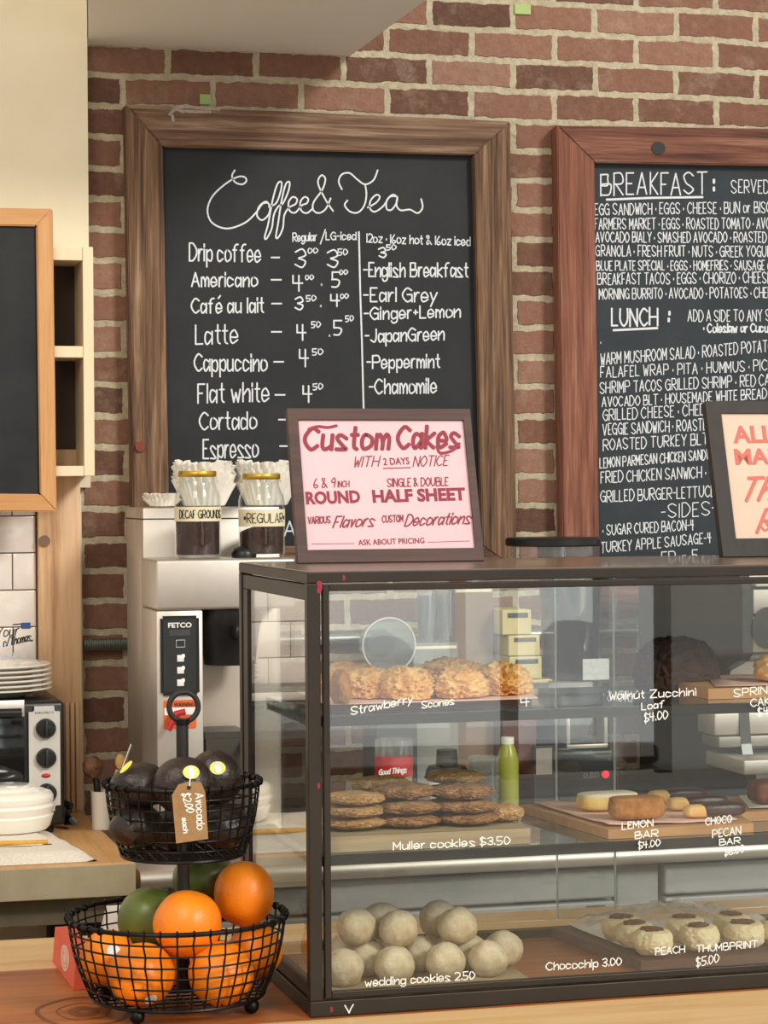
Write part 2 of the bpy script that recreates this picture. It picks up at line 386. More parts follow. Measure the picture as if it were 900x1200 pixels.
M['crumb'] = plain('brown_crumb', '8F561F', .85, c2='B87E3C', scale=60, bmp=.8, bscale=150)
M['choc'] = plain('dark_chocolate', '38211B', .4, c2='452B24', scale=40, bmp=.25)
M['shortbread'] = plain('shortbread', 'D9A862', .8, c2='E6C080', scale=50, bmp=.4)
M['thumb'] = plain('thumbprint_biscuit', 'E6D2A4', .85, c2='EFDFB8', scale=20, bmp=.5, bscale=80)
M['jam'] = plain('browned_topping', '5E3116', .6, c2='7A4722', scale=80, bmp=.5)
M['loaf'] = plain('dark_loaf', '33201A', .85, c2='44291F', scale=30, bmp=.7, bscale=90)
M['board'] = wood('serving_board', [(.2, '8A5C36'), (.5, 'B88654'), (.8, 'CFA272')], 'X', 24, .08, .55, .15)
M['board_grey'] = wood('weathered_board', [(.2, '6B5A44'), (.5, '9A876A'), (.8, 'B8A685')], 'X', 40, .05, .6, .3)
M['board_dark'] = wood('dark_board', [(.2, '2E1D16'), (.5, '553A2B'), (.8, '6F5140')], 'X', 24, .08, .5, .15)
M['carton'] = plain('brown_carton', '7B6350', .8, c2='8A705B', scale=10)
M['teabox'] = plain('cream_carton', 'D8C78F', .7, c2='CDBB82', scale=8)
M['slot'] = plain('dark_slot', '2E3133', .7)
M['green_btl'] = plain('green_bottle', '94983A', .3, c2='A8AA4A', scale=10)
M['maroon'] = plain('maroon_wrap', '6E4440', .5, c2='5A3634', scale=10)
M['machine_blk'] = plain('machine_side_black', '26272A', .45, c2='1D1E20', scale=4, coat=.2)
M['machine_dk'] = plain('machine_base_black', '121213', .5)
M['server'] = plain('server_shell', '3B3732', .45, c2='443F39', scale=8)
M['led'] = None
m, t, nd, b = new_mat('red_led'); b.inputs['Base Color'].default_value = lin('E02030'); b.inputs['Emission Color'].default_value = lin('FF2030'); b.inputs['Emission Strength'].default_value = 1.5; M['led'] = m
m, t, nd, b = new_mat('panel_light'); b.inputs['Base Color'].default_value = lin('FFFFFF'); b.inputs['Emission Color'].default_value = lin('F4F8FF'); b.inputs['Emission Strength'].default_value = .8; M['key_lit'] = m
# counter: pine and stained planks by depth
def counter_mat():
    m, t, nd, b = new_mat('plank_counter')
    tc = N(t, 'ShaderNodeTexCoord'); sep = N(t, 'ShaderNodeSeparateXYZ'); t.links.new(tc.outputs['Object'], sep.inputs[0])
    mp = N(t, 'ShaderNodeMapping'); t.links.new(tc.outputs['Object'], mp.inputs[0]); mp.inputs['Scale'].default_value = (.08, 1, 1)
    n = N(t, 'ShaderNodeTexNoise', Scale=30.0, Detail=8.0, Roughness=.66, Distortion=.7); t.links.new(mp.outputs[0], n.inputs['Vector'])
    a = ramp(t, n.outputs[0], [(.25, '743C1A'), (.5, 'A35F2D'), (.75, 'C08248')])
    p = ramp(t, n.outputs[0], [(.25, 'C59A62'), (.5, 'DDB680'), (.75, 'E6C594')])
    r = N(t, 'ShaderNodeValToRGB'); r.color_ramp.interpolation = 'CONSTANT'; e = r.color_ramp.elements
    mr = N(t, 'ShaderNodeMapRange'); mr.inputs['From Min'].default_value = 2.0-2.8; mr.inputs['From Max'].default_value = 3.5-2.8
    t.links.new(sep.outputs['Y'], mr.inputs['Value']); t.links.new(mr.outputs[0], r.inputs[0])
    f = lambda y: (y-2)/1.5
    e[0].position = 0; e[0].color = (1, 1, 1, 1); e[1].position = f(2.765); e[1].color = (0, 0, 0, 1)
    k = e.new(f(3.17)); k.color = (1, 1, 1, 1)
    mx = N(t, 'ShaderNodeMix', data_type='RGBA'); t.links.new(r.outputs[0], mx.inputs[0]); t.links.new(a, mx.inputs[6]); t.links.new(p, mx.inputs[7])
    # plank seams
    t.links.new(mx.outputs[2], b.inputs['Base Color']); b.inputs['Roughness'].default_value = .38
    bump(t, b, n.outputs[0], .12, .002); return m
M['counter'] = counter_mat()
def brick_mat():
    m, t, nd, b = new_mat('old_brick_wall')
    tc = N(t, 'ShaderNodeTexCoord'); sep = N(t, 'ShaderNodeSeparateXYZ'); t.links.new(tc.outputs['Object'], sep.inputs[0])
    RH, BW = .0662, .1955
    ax = N(t, 'ShaderNodeMath', operation='ADD'); t.links.new(sep.outputs['X'], ax.inputs[0]); ax.inputs[1].default_value = 10*BW-.757
    az = N(t, 'ShaderNodeMath', operation='ADD'); t.links.new(sep.outputs['Z'], az.inputs[0]); az.inputs[1].default_value = 40*RH-2.462
    cb = N(t, 'ShaderNodeCombineXYZ'); t.links.new(ax.outputs[0], cb.inputs[0]); t.links.new(az.outputs[0], cb.inputs[1])
    dn = N(t, 'ShaderNodeTexNoise', Scale=42.0, Detail=4.0); t.links.new(tc.outputs['Object'], dn.inputs['Vector'])
    ds = N(t, 'ShaderNodeVectorMath', operation='SUBTRACT'); t.links.new(dn.outputs['Color'], ds.inputs[0]); ds.inputs[1].default_value = (.5, .5, .5)
    sc = N(t, 'ShaderNodeVectorMath', operation='SCALE'); t.links.new(ds.outputs[0], sc.inputs[0]); sc.inputs['Scale'].default_value = .013
    dn2 = N(t, 'ShaderNodeTexNoise', Scale=5.0, Detail=2.0); t.links.new(tc.outputs['Object'], dn2.inputs['Vector'])
    ds2 = N(t, 'ShaderNodeVectorMath', operation='SUBTRACT'); t.links.new(dn2.outputs['Color'], ds2.inputs[0]); ds2.inputs[1].default_value = (.5, .5, .5)
    sc2 = N(t, 'ShaderNodeVectorMath', operation='SCALE'); t.links.new(ds2.outputs[0], sc2.inputs[0]); sc2.inputs['Scale'].default_value = .012
    ad = N(t, 'ShaderNodeVectorMath', operation='ADD'); t.links.new(cb.outputs[0], ad.inputs[0]); t.links.new(sc.outputs[0], ad.inputs[1])
    ad2 = N(t, 'ShaderNodeVectorMath', operation='ADD'); t.links.new(ad.outputs[0], ad2.inputs[0]); t.links.new(sc2.outputs[0], ad2.inputs[1])
    br = N(t, 'ShaderNodeTexBrick'); t.links.new(ad2.outputs[0], br.inputs['Vector'])
    br.offset = .5; br.offset_frequency = 2
    br.inputs['Scale'].default_value = 1; br.inputs['Brick Width'].default_value = BW; br.inputs['Row Height'].default_value = RH
    br.inputs['Mortar Size'].default_value = .0084; br.inputs['Mortar Smooth'].default_value = .25; br.inputs['Bias'].default_value = 0
    br.inputs['Color1'].default_value = (0, 0, 0, 1); br.inputs['Color2'].default_value = (1, 1, 1, 1); br.inputs['Mortar'].default_value = (.5, .5, .5, 1)
    fine = N(t, 'ShaderNodeTexNoise', Scale=70.0, Detail=8.0, Roughness=.7); t.links.new(tc.outputs['Object'], fine.inputs['Vector'])
    mm = N(t, 'ShaderNodeMath', operation='MULTIPLY_ADD'); t.links.new(fine.outputs[0], mm.inputs[0]); mm.inputs[1].default_value = .55
    m3 = N(t, 'ShaderNodeMath', operation='MULTIPLY'); t.links.new(br.outputs['Color'], m3.inputs[0]); m3.inputs[1].default_value = .55; t.links.new(m3.outputs[0], mm.inputs[2])
    bc = ramp(t, mm.outputs[0], [(.10, '513F37'), (.32, '6E5145'), (.52, '866252'), (.72, '97705F'), (.92, 'A78573')])
    # lime bloom and splashes
    bl = N(t, 'ShaderNodeTexNoise', Scale=13.0, Detail=10.0, Roughness=.75); t.links.new(tc.outputs['Object'], bl.inputs['Vector'])
    blr = ramp(t, bl.outputs[0], [(.54, '000000'), (.70, 'A8A8A8')])
    mx0 = N(t, 'ShaderNodeMix', data_type='RGBA'); t.links.new(blr, mx0.inputs[0]); t.links.new(bc, mx0.inputs[6]); mx0.inputs[7].default_value = lin('B9A894')
    mo = ramp(t, fine.outputs[0], [(.3, 'A89C84'), (.6, 'CBC0A6'), (.8, 'DCD3BE')])
    mx = N(t, 'ShaderNodeMix', data_type='RGBA'); t.links.new(br.outputs['Fac'], mx.inputs[0]); t.links.new(mx0.outputs[2], mx.inputs[6]); t.links.new(mo, mx.inputs[7])
    t.links.new(mx.outputs[2], b.inputs['Base Color']); b.inputs['Roughness'].default_value = .9; b.inputs['Specular IOR Level'].default_value = .2
    h = N(t, 'ShaderNodeMath', operation='MULTIPLY_ADD'); t.links.new(br.outputs['Fac'], h.inputs[0]); h.inputs[1].default_value = -.55; t.links.new(fine.outputs[0], h.inputs[2])
    bump(t, b, h.outputs[0], .9, .006); return m
M['brick'] = brick_mat()
# ------------------------------------------------------------------ the setting
YW = 4.95
def sbox(name, lo, hi, mat, bevel=0):
    o = MB().box(lo, hi, bevel).build(name, mat, smooth=False); return struct(o)
sbox('wall_back', (-1.6, YW, 0), (3.4, YW+.2, 5.6), M['brick'])
sbox('floor', (-4, -5.2, -.1), (4.6, 5.15, 0), plain('floor_boards', 'B8AB98', .5, c2='A89A86', scale=6))
sbox('ceiling', (-1.6, 1.6, 5.6), (3.4, 5.15, 5.7), M['white_paint'])
sbox('wall_left', (-1.5, 4.88, 1.58), (.672, YW-.001, 5.6), M['cream'])
sbox('trim_1', (-1.5, 4.9, 0), (.655, YW-.001, 1.579), M['cream'])
sof = PY(410, 66, YW)
zt0 = sof.z
struct(MB().prism([(PY(104, 20, 4.3).x, 4.3, zt0), (sof.x, 4.3, zt0), (sof.x, YW-.001, zt0), (.675, YW-.001, zt0), (.675, 4.879, zt0)], (0, 0, .25)).build('trim_2', M['white_paint'], smooth=False))
# street window behind the customer side, unseen bars added to streak the glass reflection
wf = MB()
for x in (2.05, 3.30, 4.05): wf.box((x-.035, -4.56, .25), (x+.035, -4.50, 2.75), .004)
for z in (.30, 2.70): wf.box((2.02, -4.565, z-.03), (4.08, -4.505, z+.03), .004)
struct(wf.build('window_1', M['softblack'], smooth=False))
# ------------------------------------------------------------------ chalkboard menus on the brick
def quad_frame(parent, outer, inner, Yf, Yb, mats, names=('frame_rail',)*4, bev=0):
    o = [PY(*p, Yf) for p in outer]; i = [PY(*p, Yf) for p in inner]
    for k in range(4):
        j = (k+1) % 4
        mb = MB().prism([o[k], o[j], i[j], i[k]], (0, Yb-Yf, 0))
        bm = bmesh.new(); vs = [bm.verts.new(v) for v in mb.v]
        for f in mb.f: bm.faces.new([vs[q] for q in f])
        bmesh.ops.recalc_face_normals(bm, faces=bm.faces[:])
        bmesh.ops.bevel(bm, geom=bm.edges[:], offset=.0025, segments=2, affect='EDGES')
        MB().frombm(bm).build(names[k], mats[k % 2], parent)
mb1 = thing('chalkboard_menu', 'large chalkboard headed coffee and tea in a weathered brown barnwood frame on the brick wall', 'chalkboard', PY(380, 640, 4.93))
B1o = [(147, 122), (598, 142), (606, 668), (157, 668)]; B1i = [(191, 172), (555, 181.5), (566, 640), (199, 640)]
quad_frame(mb1, B1o, B1i, 4.905, 4.949, (M['barn_h'], M['barn_v']))
p = [PY(x, y, 4.925) for x, y in B1i]
MB().prism([p[0]+Vector((-.01, 0, .01)), p[1]+Vector((.01, 0, .01)), p[2]+Vector((.01, 0, -.01)), p[3]+Vector((-.01, 0, -.01))], (0, .015, 0)).build('slate_panel', M['slate'], mb1, smooth=False)
L = Letters((0, 4.925, 0), (0, -1, 0)); W = .0035
def T(*a, w=W, **k): L.text(*a, w, jit=.12, **k)
q = lambda pts: [(190+x/2.432, 170+y/2.432) for x, y in pts]
title = [
 [(207,72),(199,88),(208,106),(228,112),(240,102),(234,91),(212,92),(175,115),(142,148),(129,187),(143,222),(185,238),(235,222),(268,192),(285,168),(300,164),(292,162),(276,176),(270,200),(284,214),(302,200),(308,178),(302,166)],
 [(304,176),(325,165),(338,130),(340,106),(328,112),(314,160),(302,225),(292,262),(298,266),(312,238),(318,200),(330,176),(345,165),(360,130),(363,106),(352,112),(340,160),(330,225),(324,262),(332,262),(344,236),(348,200),(362,178),(380,168),(384,154),(372,148),(360,164),(364,188),(380,192),(398,172),(412,166),(416,154),(406,148),(394,162),(396,186),(412,194),(430,180)],
 [(487,188),(468,160),(446,116),(446,96),(456,86),(465,98),(456,128),(432,162),(430,184),(446,194),(466,182),(480,152)],
 [(512,126),(503,104),(512,84),(534,80),(556,98),(578,112),(602,100),(614,72)],
 [(578,112),(582,140),(576,172),(558,192),(536,190),(520,172),(528,158)],
 [(586,178),(610,164),(620,148),(610,142),(594,158),(592,180),(606,190),(630,174),(648,148),(666,146),(656,142),(640,158),(640,182),(654,184),(668,164),(670,148),(668,172),(680,186),(706,184),(728,194),(742,178),(738,154)]]
for s in title: L.px(q(s), .0036, True)
L.build('heading_lettering', M['chalk'], mb1); L = Letters((0, 4.925, 0), (0, -1, 0))
for a in [("Drip coffee",222,305.5,305,307,20),("-",318,302+6,327,302+6,12),("Americano",224.5,335.7,301,335.7,16),("-",318,334,329,334,12),("Café au lait",224.5,367,308.5,366,17),("-",318,362,329,362,12),
 ("Latte",229,403.5,278,402,22),("-",319,395,330,395,12),("Cappuccino",228,435,312.5,435,20),("-",321,430,332,430,12),("Flat white",232,472,315,470.5,22),("-",322,469,333,469,12),
 ("Cortado",234,503.5,300,502.5,20),("-",327,498,337,498,12),("Espresso",238,537,302,535.5,22),("-",328,529,338,529,12),("Al",333,628,349,628,17),
 ("3",346,313,358,313,21),("3",384,313,396,313,20),("4",343,341,354,341,18),("·",377,336,379,336,6),("5",389,336,398,336,17),("3",346,363,355,363,15),("·",377,361,379,361,6),("4",388,359,398,359,14),
 ("4",348,399,358,399,18),("·",385,396,387,396,6),("5",391,392,400,392,16),("4",351,430,361,430,20),("4",355,471,365,471,19)]:
    T(*a); L.build('price_lettering' if a[0][0] in '345·-' else 'drink_lettering', M['chalk'], mb1); L = Letters((0, 4.925, 0), (0, -1, 0))
for a in [("00",361,297,372,296.5,6),("50",396,299,407,298.5,7),("00",358,328,367,327.5,5.5),("00",398,322,407,321.5,5.5),("50",359,353,370,352.5,6.5),("00",399,350,408,349.5,5.5),("50",365,384,375,383.5,7),
 ("50",405,377,414,376,6.5),("50",366,416,378,415.5,7),("50",367,457,378,456,7),("Regular",343,283,371,282,9.5),("/",375,286,381,284,13),("LG-iced",382,281,417,281,9),("50",453,293,464,292.5,6)]:
    T(*a, w=.0026); L.build('small_lettering', M['chalk'], mb1); L = Letters((0, 4.925, 0), (0, -1, 0))
L.px([(420.5,272),(422,340),(424,400),(426,479)], .0038)
for a in [("12oz·16oz hot & 16oz iced",430,284,551,288,10)]: T(*a, w=.0027)
for a in [("3",444,302,452,302,12),("-English Breakfast",426,324,548,324.5,16),("-Earl Grey",426,353.5,512,353.5,16),("-Ginger+Lemon",427,374.5,539,371.5,14),("-JapanGreen",428,401,520,398.5,15),("-Peppermint",430,432,515,430.5,15),("-Chamomile",433,461.5,511,460.5,17)]: T(*a)
L.build('tea_lettering', M['chalk'], mb1)
kn = PY(164, 524, 4.903); MB().lathe([(0, -.004), (.008, -.0035), (.011, 0), (.010, .004)], kn, 16, 'Y').build('red_peg', plain('dull_red', '8E3A2C', .6, c2='6E2C22', scale=60), mb1)
L = Letters((0, 4.905, 0), (0, -1, 0), .0003)
for s_ in ([(199,134),(206,128),(214,131)],[(204,127),(220,125),(238,127),(257,128)],[(212,130),(228,131),(246,131)],[(202,136),(203,141)]): L.px(s_, .006, True)
L.build('paint_smear', plain('old_white_paint', 'B9B0A6', .9, c2='9A8C80', scale=120), mb1)
# right hand board
mb2 = thing('chalkboard_menu', 'large chalkboard listing breakfast and lunch in a reddish barnwood frame, right of the coffee board', 'chalkboard', PY(800, 680, 4.93))
B2o = [(653, 147), (1060, 153), (1064, 716), (661, 716)]; B2i = [(697, 190), (1020, 196), (1022, 683), (703, 683)]
quad_frame(mb2, B2o, B2i, 4.905, 4.949, (M['redbarn_h'], M['redbarn_v']))
p = [PY(x, y, 4.925) for x, y in B2i]
MB().prism([p[0]+Vector((-.01, 0, .01)), p[1]+Vector((.01, 0, .01)), p[2]+Vector((.01, 0, -.01)), p[3]+Vector((-.01, 0, -.01))], (0, .015, 0)).build('slate_panel', M['slate_blue'], mb2, smooth=False)
kp = PY(771.5, 173.5, 4.904); MB().lathe([(0, .0006), (.0105, .0006), (.0125, -.0006), (.0165, .0012)], kp, 20, 'Y', sx=1, sy=.85).build('knot_hole', M['softblack'], mb2)
L = Letters((0, 4.925, 0), (0, -1, 0)); W2 = .0023
def T2(*a, w=W2): L.text(*a, w, jit=.22 if len(a[0]) > 2 else .03, gap=1.5, space=2.4)
T2("BREAKFAST",704,229,828,227,25, w=.0034); L.px([(711,234),(760,232),(823,231)], .005); T2(":",836,226,838,226,18, w=.006); T2("SERVED",857,226,901,226,15)
for a in [("EGG SANDWICH·EGGS·CHEESE·BUN or BISCUIT",697,252,918,249,13),("FARMERS MARKET·EGGS·ROASTED TOMATO·AVOCADO",697,268.5,925,268,12.5),("AVOCADO BIALY·SMASHED AVOCADO·ROASTED TOMATO",698,284,935,284,12),
 ("GRANOLA·FRESH FRUIT·NUTS·GREEK YOGURT",698,300,910,301,12.5),("BLUE PLATE SPECIAL·EGGS·HOMEFRIES·SAUSAGE or BACON",699,317,935,316,11),("BREAKFAST TACOS·EGGS·CHORIZO·CHEESE",700,333.5,903,331.5,13),("MORNING BURRITO·AVOCADO·POTATOES·CHEESE",702,350.5,914,348.5,12)]: T2(*a)
L.build("breakfast_lettering", M["chalk"], mb2); L = Letters((0, 4.925, 0), (0, -1, 0))
T2("LUNCH",717,382,770,381,20, w=.0042); L.px([(719,387),(770,384.5)], .005); T2(":",784,379,786,379,16, w=.006)
T2("ADD A SIDE TO ANY S",806,376.5,902,376,13); T2("·Coleslaw or Cucumber",822,389.5,920,389,10, w=.0034); T2("·",704,405,706,405,8)
for a in [("WARM MUSHROOM SALAD·ROASTED POTATO",704,428,905,412,13.5),("FALAFEL WRAP·PITA·HUMMUS·PICKLES",704,442.5,925,433,12.5),("SHRIMP TACOS GRILLED SHRIMP·RED CABBAGE",703,461,935,450,13),("AVOCADO BLT·HOUSEMADE WHITE BREAD",705.5,477,898,467,11.5),
 ("GRILLED CHEESE·CHEDDAR",706.5,493,848,484.5,13),("VEGGIE SANDWICH·ROASTED",706.5,510,834,503.5,13),("ROASTED TURKEY BLT",707,528,829,520.5,13),("LEMON PARMESAN CHICKEN SANDWICH",703,548.5,844,537,11.5),
 ("FRIED CHICKEN SANWICH·C",704,566,837,559,13),("GRILLED BURGER-LETTUCE",704,588.5,837,582,13),("-SIDES-",775,608,839,602.5,16),("·SUGAR CURED BACON-4",704,627.5,812.5,621,12),("TURKEY APPLE SAUSAGE-4",704,648,833,636,12),("ER - 5",775,659,817,656,12)]: T2(*a)
L.build('lunch_lettering', M['chalk'], mb2)
# bits of tape on the brick
def scrap(px, py, w, h, label):
    c = PY(px, py, YW-.003); mb = MB().box(c-Vector((w/2, .001, h/2)), c+Vector((w/2, .003, h/2)), .0005, 1)
    for k in range(3):
        pass
    return tag(mb.build('tape_scrap', M['greentape'], smooth=False, origin=c), label, 'tape', 'green tape scraps on the brick')
scrap(612.5, 11, .038, .022, 'small scrap of green tape on the bricks, above the gap between the two chalkboards')
scrap(240.5, 116.5, .024, .022, 'small scrap of green tape on the bricks, just above the coffee chalkboard frame')
# wall conduit
c = PY(130, 755, 4.925)
mb = MB(); mb.tube([(x, 4.928, c.z) for x in (.66, 1.0, 1.5, 2.0, 2.6)], .011, 12)
cdt = mb.build('wall_conduit', M['conduit'], origin=(1.6, 4.928, c.z)); tag(cdt, 'thin metal conduit pipe running level along the brick wall', 'pipe')
mb = MB()
for i in range(60): mb.ring((.662+i*.0052, 4.928, c.z), .0125, .0022, 12, 4, 'X')
mb.build('flexible_sleeve', M['conduit'], cdt)
# ------------------------------------------------------------------ left wall: post, tile, cubby, oak chalkboard
po = PY(95, 700, 4.87); px0 = PY(45, 700, 4.87)
pst = tag(MB().box((px0.x, 4.868, .902), (po.x, 4.899, 1.66), .002).build('wall_post', M['pine'], origin=(px0.x, 4.88, .9)), 'pale knotty pine board fixed upright between white tile and brick', 'board')
k = PY(52, 634, 4.866); MB().lathe([(0, -.003), (.009, -.002), (.012, .002)], k, 16, 'Y').build('knot', M['carton'], pst)
tr = MB()
for x in (79, 85, 91): 
    a = PY(x, 860, 4.86); tr.box((a.x-.0042, 4.858, .902), (a.x+.0042, 4.869, 1.13), .002)
tag(tr.build('post_moulding', M['pine'], origin=(PY(85, 860, 4.86).x, 4.866, .9)), 'short ribbed pine moulding at the foot of the pine post, behind the toaster oven', 'moulding')
# tiles: one panel of subway tile
tl = thing('tile_panel', 'white subway tile splashback left of the pine post, with marker scribbles', 'tile', (.3, 4.89, .9))
te = PY(43, 700, 4.88).x
MB().box((-1.2, 4.889, .902), (te, 4.8995, 1.62)).build('grout_bed', M['grout'], tl, smooth=False)
tb = MB(); row = 0
zt = PY(20, 648, 4.885).z; th = .0775
for rix in range(-7, 3):
    z0 = zt+rix*th
    x = te - (.0 if rix % 2 else .0)
    ws = .150; first = te-(.028*3.45 if rix % 2 == 0 else .155)
    xs = [te]; cur = PY(14.5, 660, 4.885).x if rix % 2 else te-.152
    while cur > -1.15: xs.append(cur); cur -= .152
    for a, b_ in zip(xs[:-1], xs[1:]):
        if z0+th > .905 and z0 < 1.6: tb.box((b_+.0012, 4.883, max(z0+.0012, .904)), (a-.0012, 4.890, min(z0+th-.0012, 1.618)), .0015, 2)
tb.build('tiles', M['tile'], tl)
L = Letters((0, 4.883, 0), (0, -1, 0))
L.text("Your", -4, 747, 21, 744, 11, .0022, slant=.15); L.text("o/Thomas,", 4, 758, 38, 750, 9, .0022, slant=.15)
L.px([(15,732),(25,731),(26,736),(34,734)], .0022)
L.build('marker_writing', M['ink'], tl)
L = Letters((0, 4.883, 0), (0, -1, 0)); L.text("to all", -8, 762, 13, 760, 9, .0022, slant=.15); L.text("work w", -4, 774, 30, 772, 8, .0022, slant=.15); L.build('white_writing', M['chalk'], tl)
a = PY(30.5, 733, 4.882); MB().box(a-Vector((.009, .0015, .006)), a+Vector((.009, .001, .006))).build('blue_tape', M['bluetape'], tl, smooth=False)
# cubby shelf
cs = thing('cubby_shelf', 'pale wooden cubby shelf with two dark open pigeonholes, hung on the cream wall', 'shelf', (.5, 4.88, 1.6))
YF = 4.745; xr = PY(110, 420, YF).x; xi = PY(97.5, 420, YF).x; zt1 = PY(80, 290, YF).z; zb1 = PY(80, 558, YF).z; zi1 = PY(80, 305, YF).z; zi2 = PY(80, 546, YF).z
zm1, zm2 = PY(80, 405.5, YF).z, PY(80, 419, YF).z
XL0 = .08; YB = 4.879
MB().box((xi, YF-.002, zb1), (xr, YB, zt1+.002), .0015).build('side_panel', M['poplar'], cs, smooth=False)
MB().box((XL0, YF-.002, zb1), (XL0+.02, YB, zt1+.002), .0015).build('side_panel', M['poplar'], cs, smooth=False)
for nm, za, zb in (('top_board', zi1, zt1), ('middle_shelf', zm2, zm1), ('bottom_board', zb1, zi2)): MB().box((XL0+.02, YF, za), (xi, YB, zb), .0012).build(nm, M['poplar'], cs, smooth=False)
MB().box((.33, YF+.01, zi2), (.345, YB-.006, zi1), .001).build('divider', M['poplar'], cs, smooth=False)
MB().box((XL0+.02, YB-.006, zi2), (xi, YB-.001, zi1)).build('back_panel', plain('shaded_back', '4A3A2C', .7, c2='3C2E22', scale=8), cs, smooth=False)  # shade inside the pigeonholes painted in as a dark brown back
# oak framed chalkboard in front of the cubby
ob = thing('chalkboard', 'blank dusty chalkboard in a plain oak frame, cut off by the left edge', 'chalkboard', PY(-60, 600, 4.73))
quad_frame(ob, [(-260, 240), (62, 244.5), (66.5, 600), (-255, 596)], [(-240, 260), (42.5, 265), (47, 579), (-236, 576)], 4.718, 4.740, (M['oak_h'], M['oak_v']))
p = [PY(x, y, 4.727) for x, y in [(-243, 257), (45.5, 262), (50, 582), (-239, 579)]]
MB().prism(p, (0, .010, 0)).build('slate_panel', M['dusty'], ob, smooth=False)
# ------------------------------------------------------------------ front counter
fc = thing('service_counter', 'wooden plank service counter carrying the pastry case and fruit baskets', 'counter', (.8, 2.8, 0))
MB().box((-2.2, 2.15, .88), (3.2, 3.395, .92), .003).build('counter_top', M['counter'], fc, smooth=False)
MB().box((-2.2, 2.22, 0), (3.2, 2.30, .879)).build('front_panel', M['pine'], fc, smooth=False)
MB().box((-2.2, 2.31, 0), (-2.14, 3.3, .879)).build('side_panel', M['pine'], fc, smooth=False)
MB().box((3.14, 2.31, 0), (3.2, 3.3, .879)).build('side_panel', M['pine'], fc, smooth=False)
# knot with ring stain beside the basket
kp = PZ(98, 1185, .9203); mb = MB()
for r_, w_ in ((.052, .005), (.030, .0015), (.012, .012)): 
    vs = []; n = 48
    for i in range(n):
        a = 2*math.pi*i/n; wv = 1+.05*math.sin(2*a+1)+.03*math.sin(5*a)
        for rr in (r_-w_/2, r_+w_/2): vs.append((kp.x+rr*wv*math.cos(a)*1.05, kp.y+rr*wv*math.sin(a)*1.6, .9204))
    mb.add(vs, [(2*i, 2*i+1, (2*i+3) % (2*n), (2*i+2) % (2*n)) for i in range(n)])
mb.build('wood_knot', plain('dark_knot', '7C4722', .45, c2='6A3A1A', scale=30), fc, smooth=False)
# ------------------------------------------------------------------ left work table
tb_ = thing('work_table', 'butcher block work table with a worn cream painted edge, under the toaster oven', 'table', (.0, 4.5, 0))
MB().box((-1.3, 4.17, .839), (.650, 4.866, .9), .004).build('block_top', M['butcher'], tb_, smooth=False)
MB().box((-1.3, 4.1665, .840), (.6505, 4.171, .898), .0015).build('painted_edge', M['paintedwood'], tb_, smooth=False)
MB().box((-1.3, 4.215, .785), (.632, 4.240, .8385), .002).build('apron', M['apron'], tb_, smooth=False)
for x in (-1.25, .57):
    for y in (4.22, 4.79): MB().box((x, y+.025, 0), (x+.06, y+.075, .8385), .003).build('leg', M['softblack'], tb_, smooth=False)
# towel
tw = thing('folded_towel', 'folded cream terry towel with a yellow hem on the butcher block', 'towel', (.3, 4.35, .9))
def slab(x0, x1, y0, y1, z0, z1, nx=40, ny=16, wav=.003, seed=0, skew=0.):
    vs = []; fs = []
    for i in range(nx+1):
        for j in range(ny+1):
            u, v = i/nx, j/ny; x = x0+(x1-x0)*u+skew*(1-v); y = y0+(y1-y0)*v
            e = min(1, min(u, 1-u)*nx/2.0, min(v, 1-v)*ny/2.0); e = math.sqrt(max(0, 1-(1-e)**2))
            nz = wav*noise.noise((x*14, y*14, seed)); vs.append((x+nz, y+wav*noise.noise((x*20, seed, 3)), z0+.0004+(z1-z0)*e+nz*e))
    for i in range(nx):
        for j in range(ny): a = i*(ny+1)+j; fs.append((a, a+ny+1, a+ny+2, a+1))
    k = len(vs); m = (nx+1)*(ny+1)
    bord = [i*(ny+1) for i in range(nx+1)]+[nx*(ny+1)+j for j in range(1, ny+1)]+[i*(ny+1)+ny for i in range(nx-1, -1, -1)]+[j for j in range(ny-1, 0, -1)]
    fs.append(tuple(reversed(bord)))
    return vs, fs
MB().add(*slab(-.25, .545, 4.195, 4.52, .9003, .918, seed=1, skew=.04)).build('lower_fold', M['terry'], tw)
MB().add(*slab(-.25, .515, 4.30, 4.545, .9185, .929, seed=2)).build('upper_fold', M['terry'], tw)
MB().tube([(-.2+i*.0373, 4.302+.004*math.sin(i*1.1), .9245+.0015*math.sin(i*.9)) for i in range(20)], .0045, 8).build('yellow_hem', M['yellow_trim'], tw)
# lidded bowl
bc = Vector((PY(4, 950, 4.45).x, 4.445, .9315))
bw = thing('lidded_bowl', 'white glazed stoneware bowl with rippled sides on the folded towel', 'bowl', bc)
MB().lathe([(.0, .0), (.082, .0), (.088, .006), (.092, .02), (.0945, .027), (.090, .030), (.0935, .036), (.0965, .045), (.092, .050), (.0945, .054), (.094, .062), (.0, .062)], bc, 56).build('bowl_body', M['white_cer'], bw)
MB().lathe([(.0945, .0622), (.090, .069), (.078, .0735), (.069, .075), (.066, .078), (.062, .081), (0, .0825)], bc, 56).build('lid', M['white_cer'], bw)
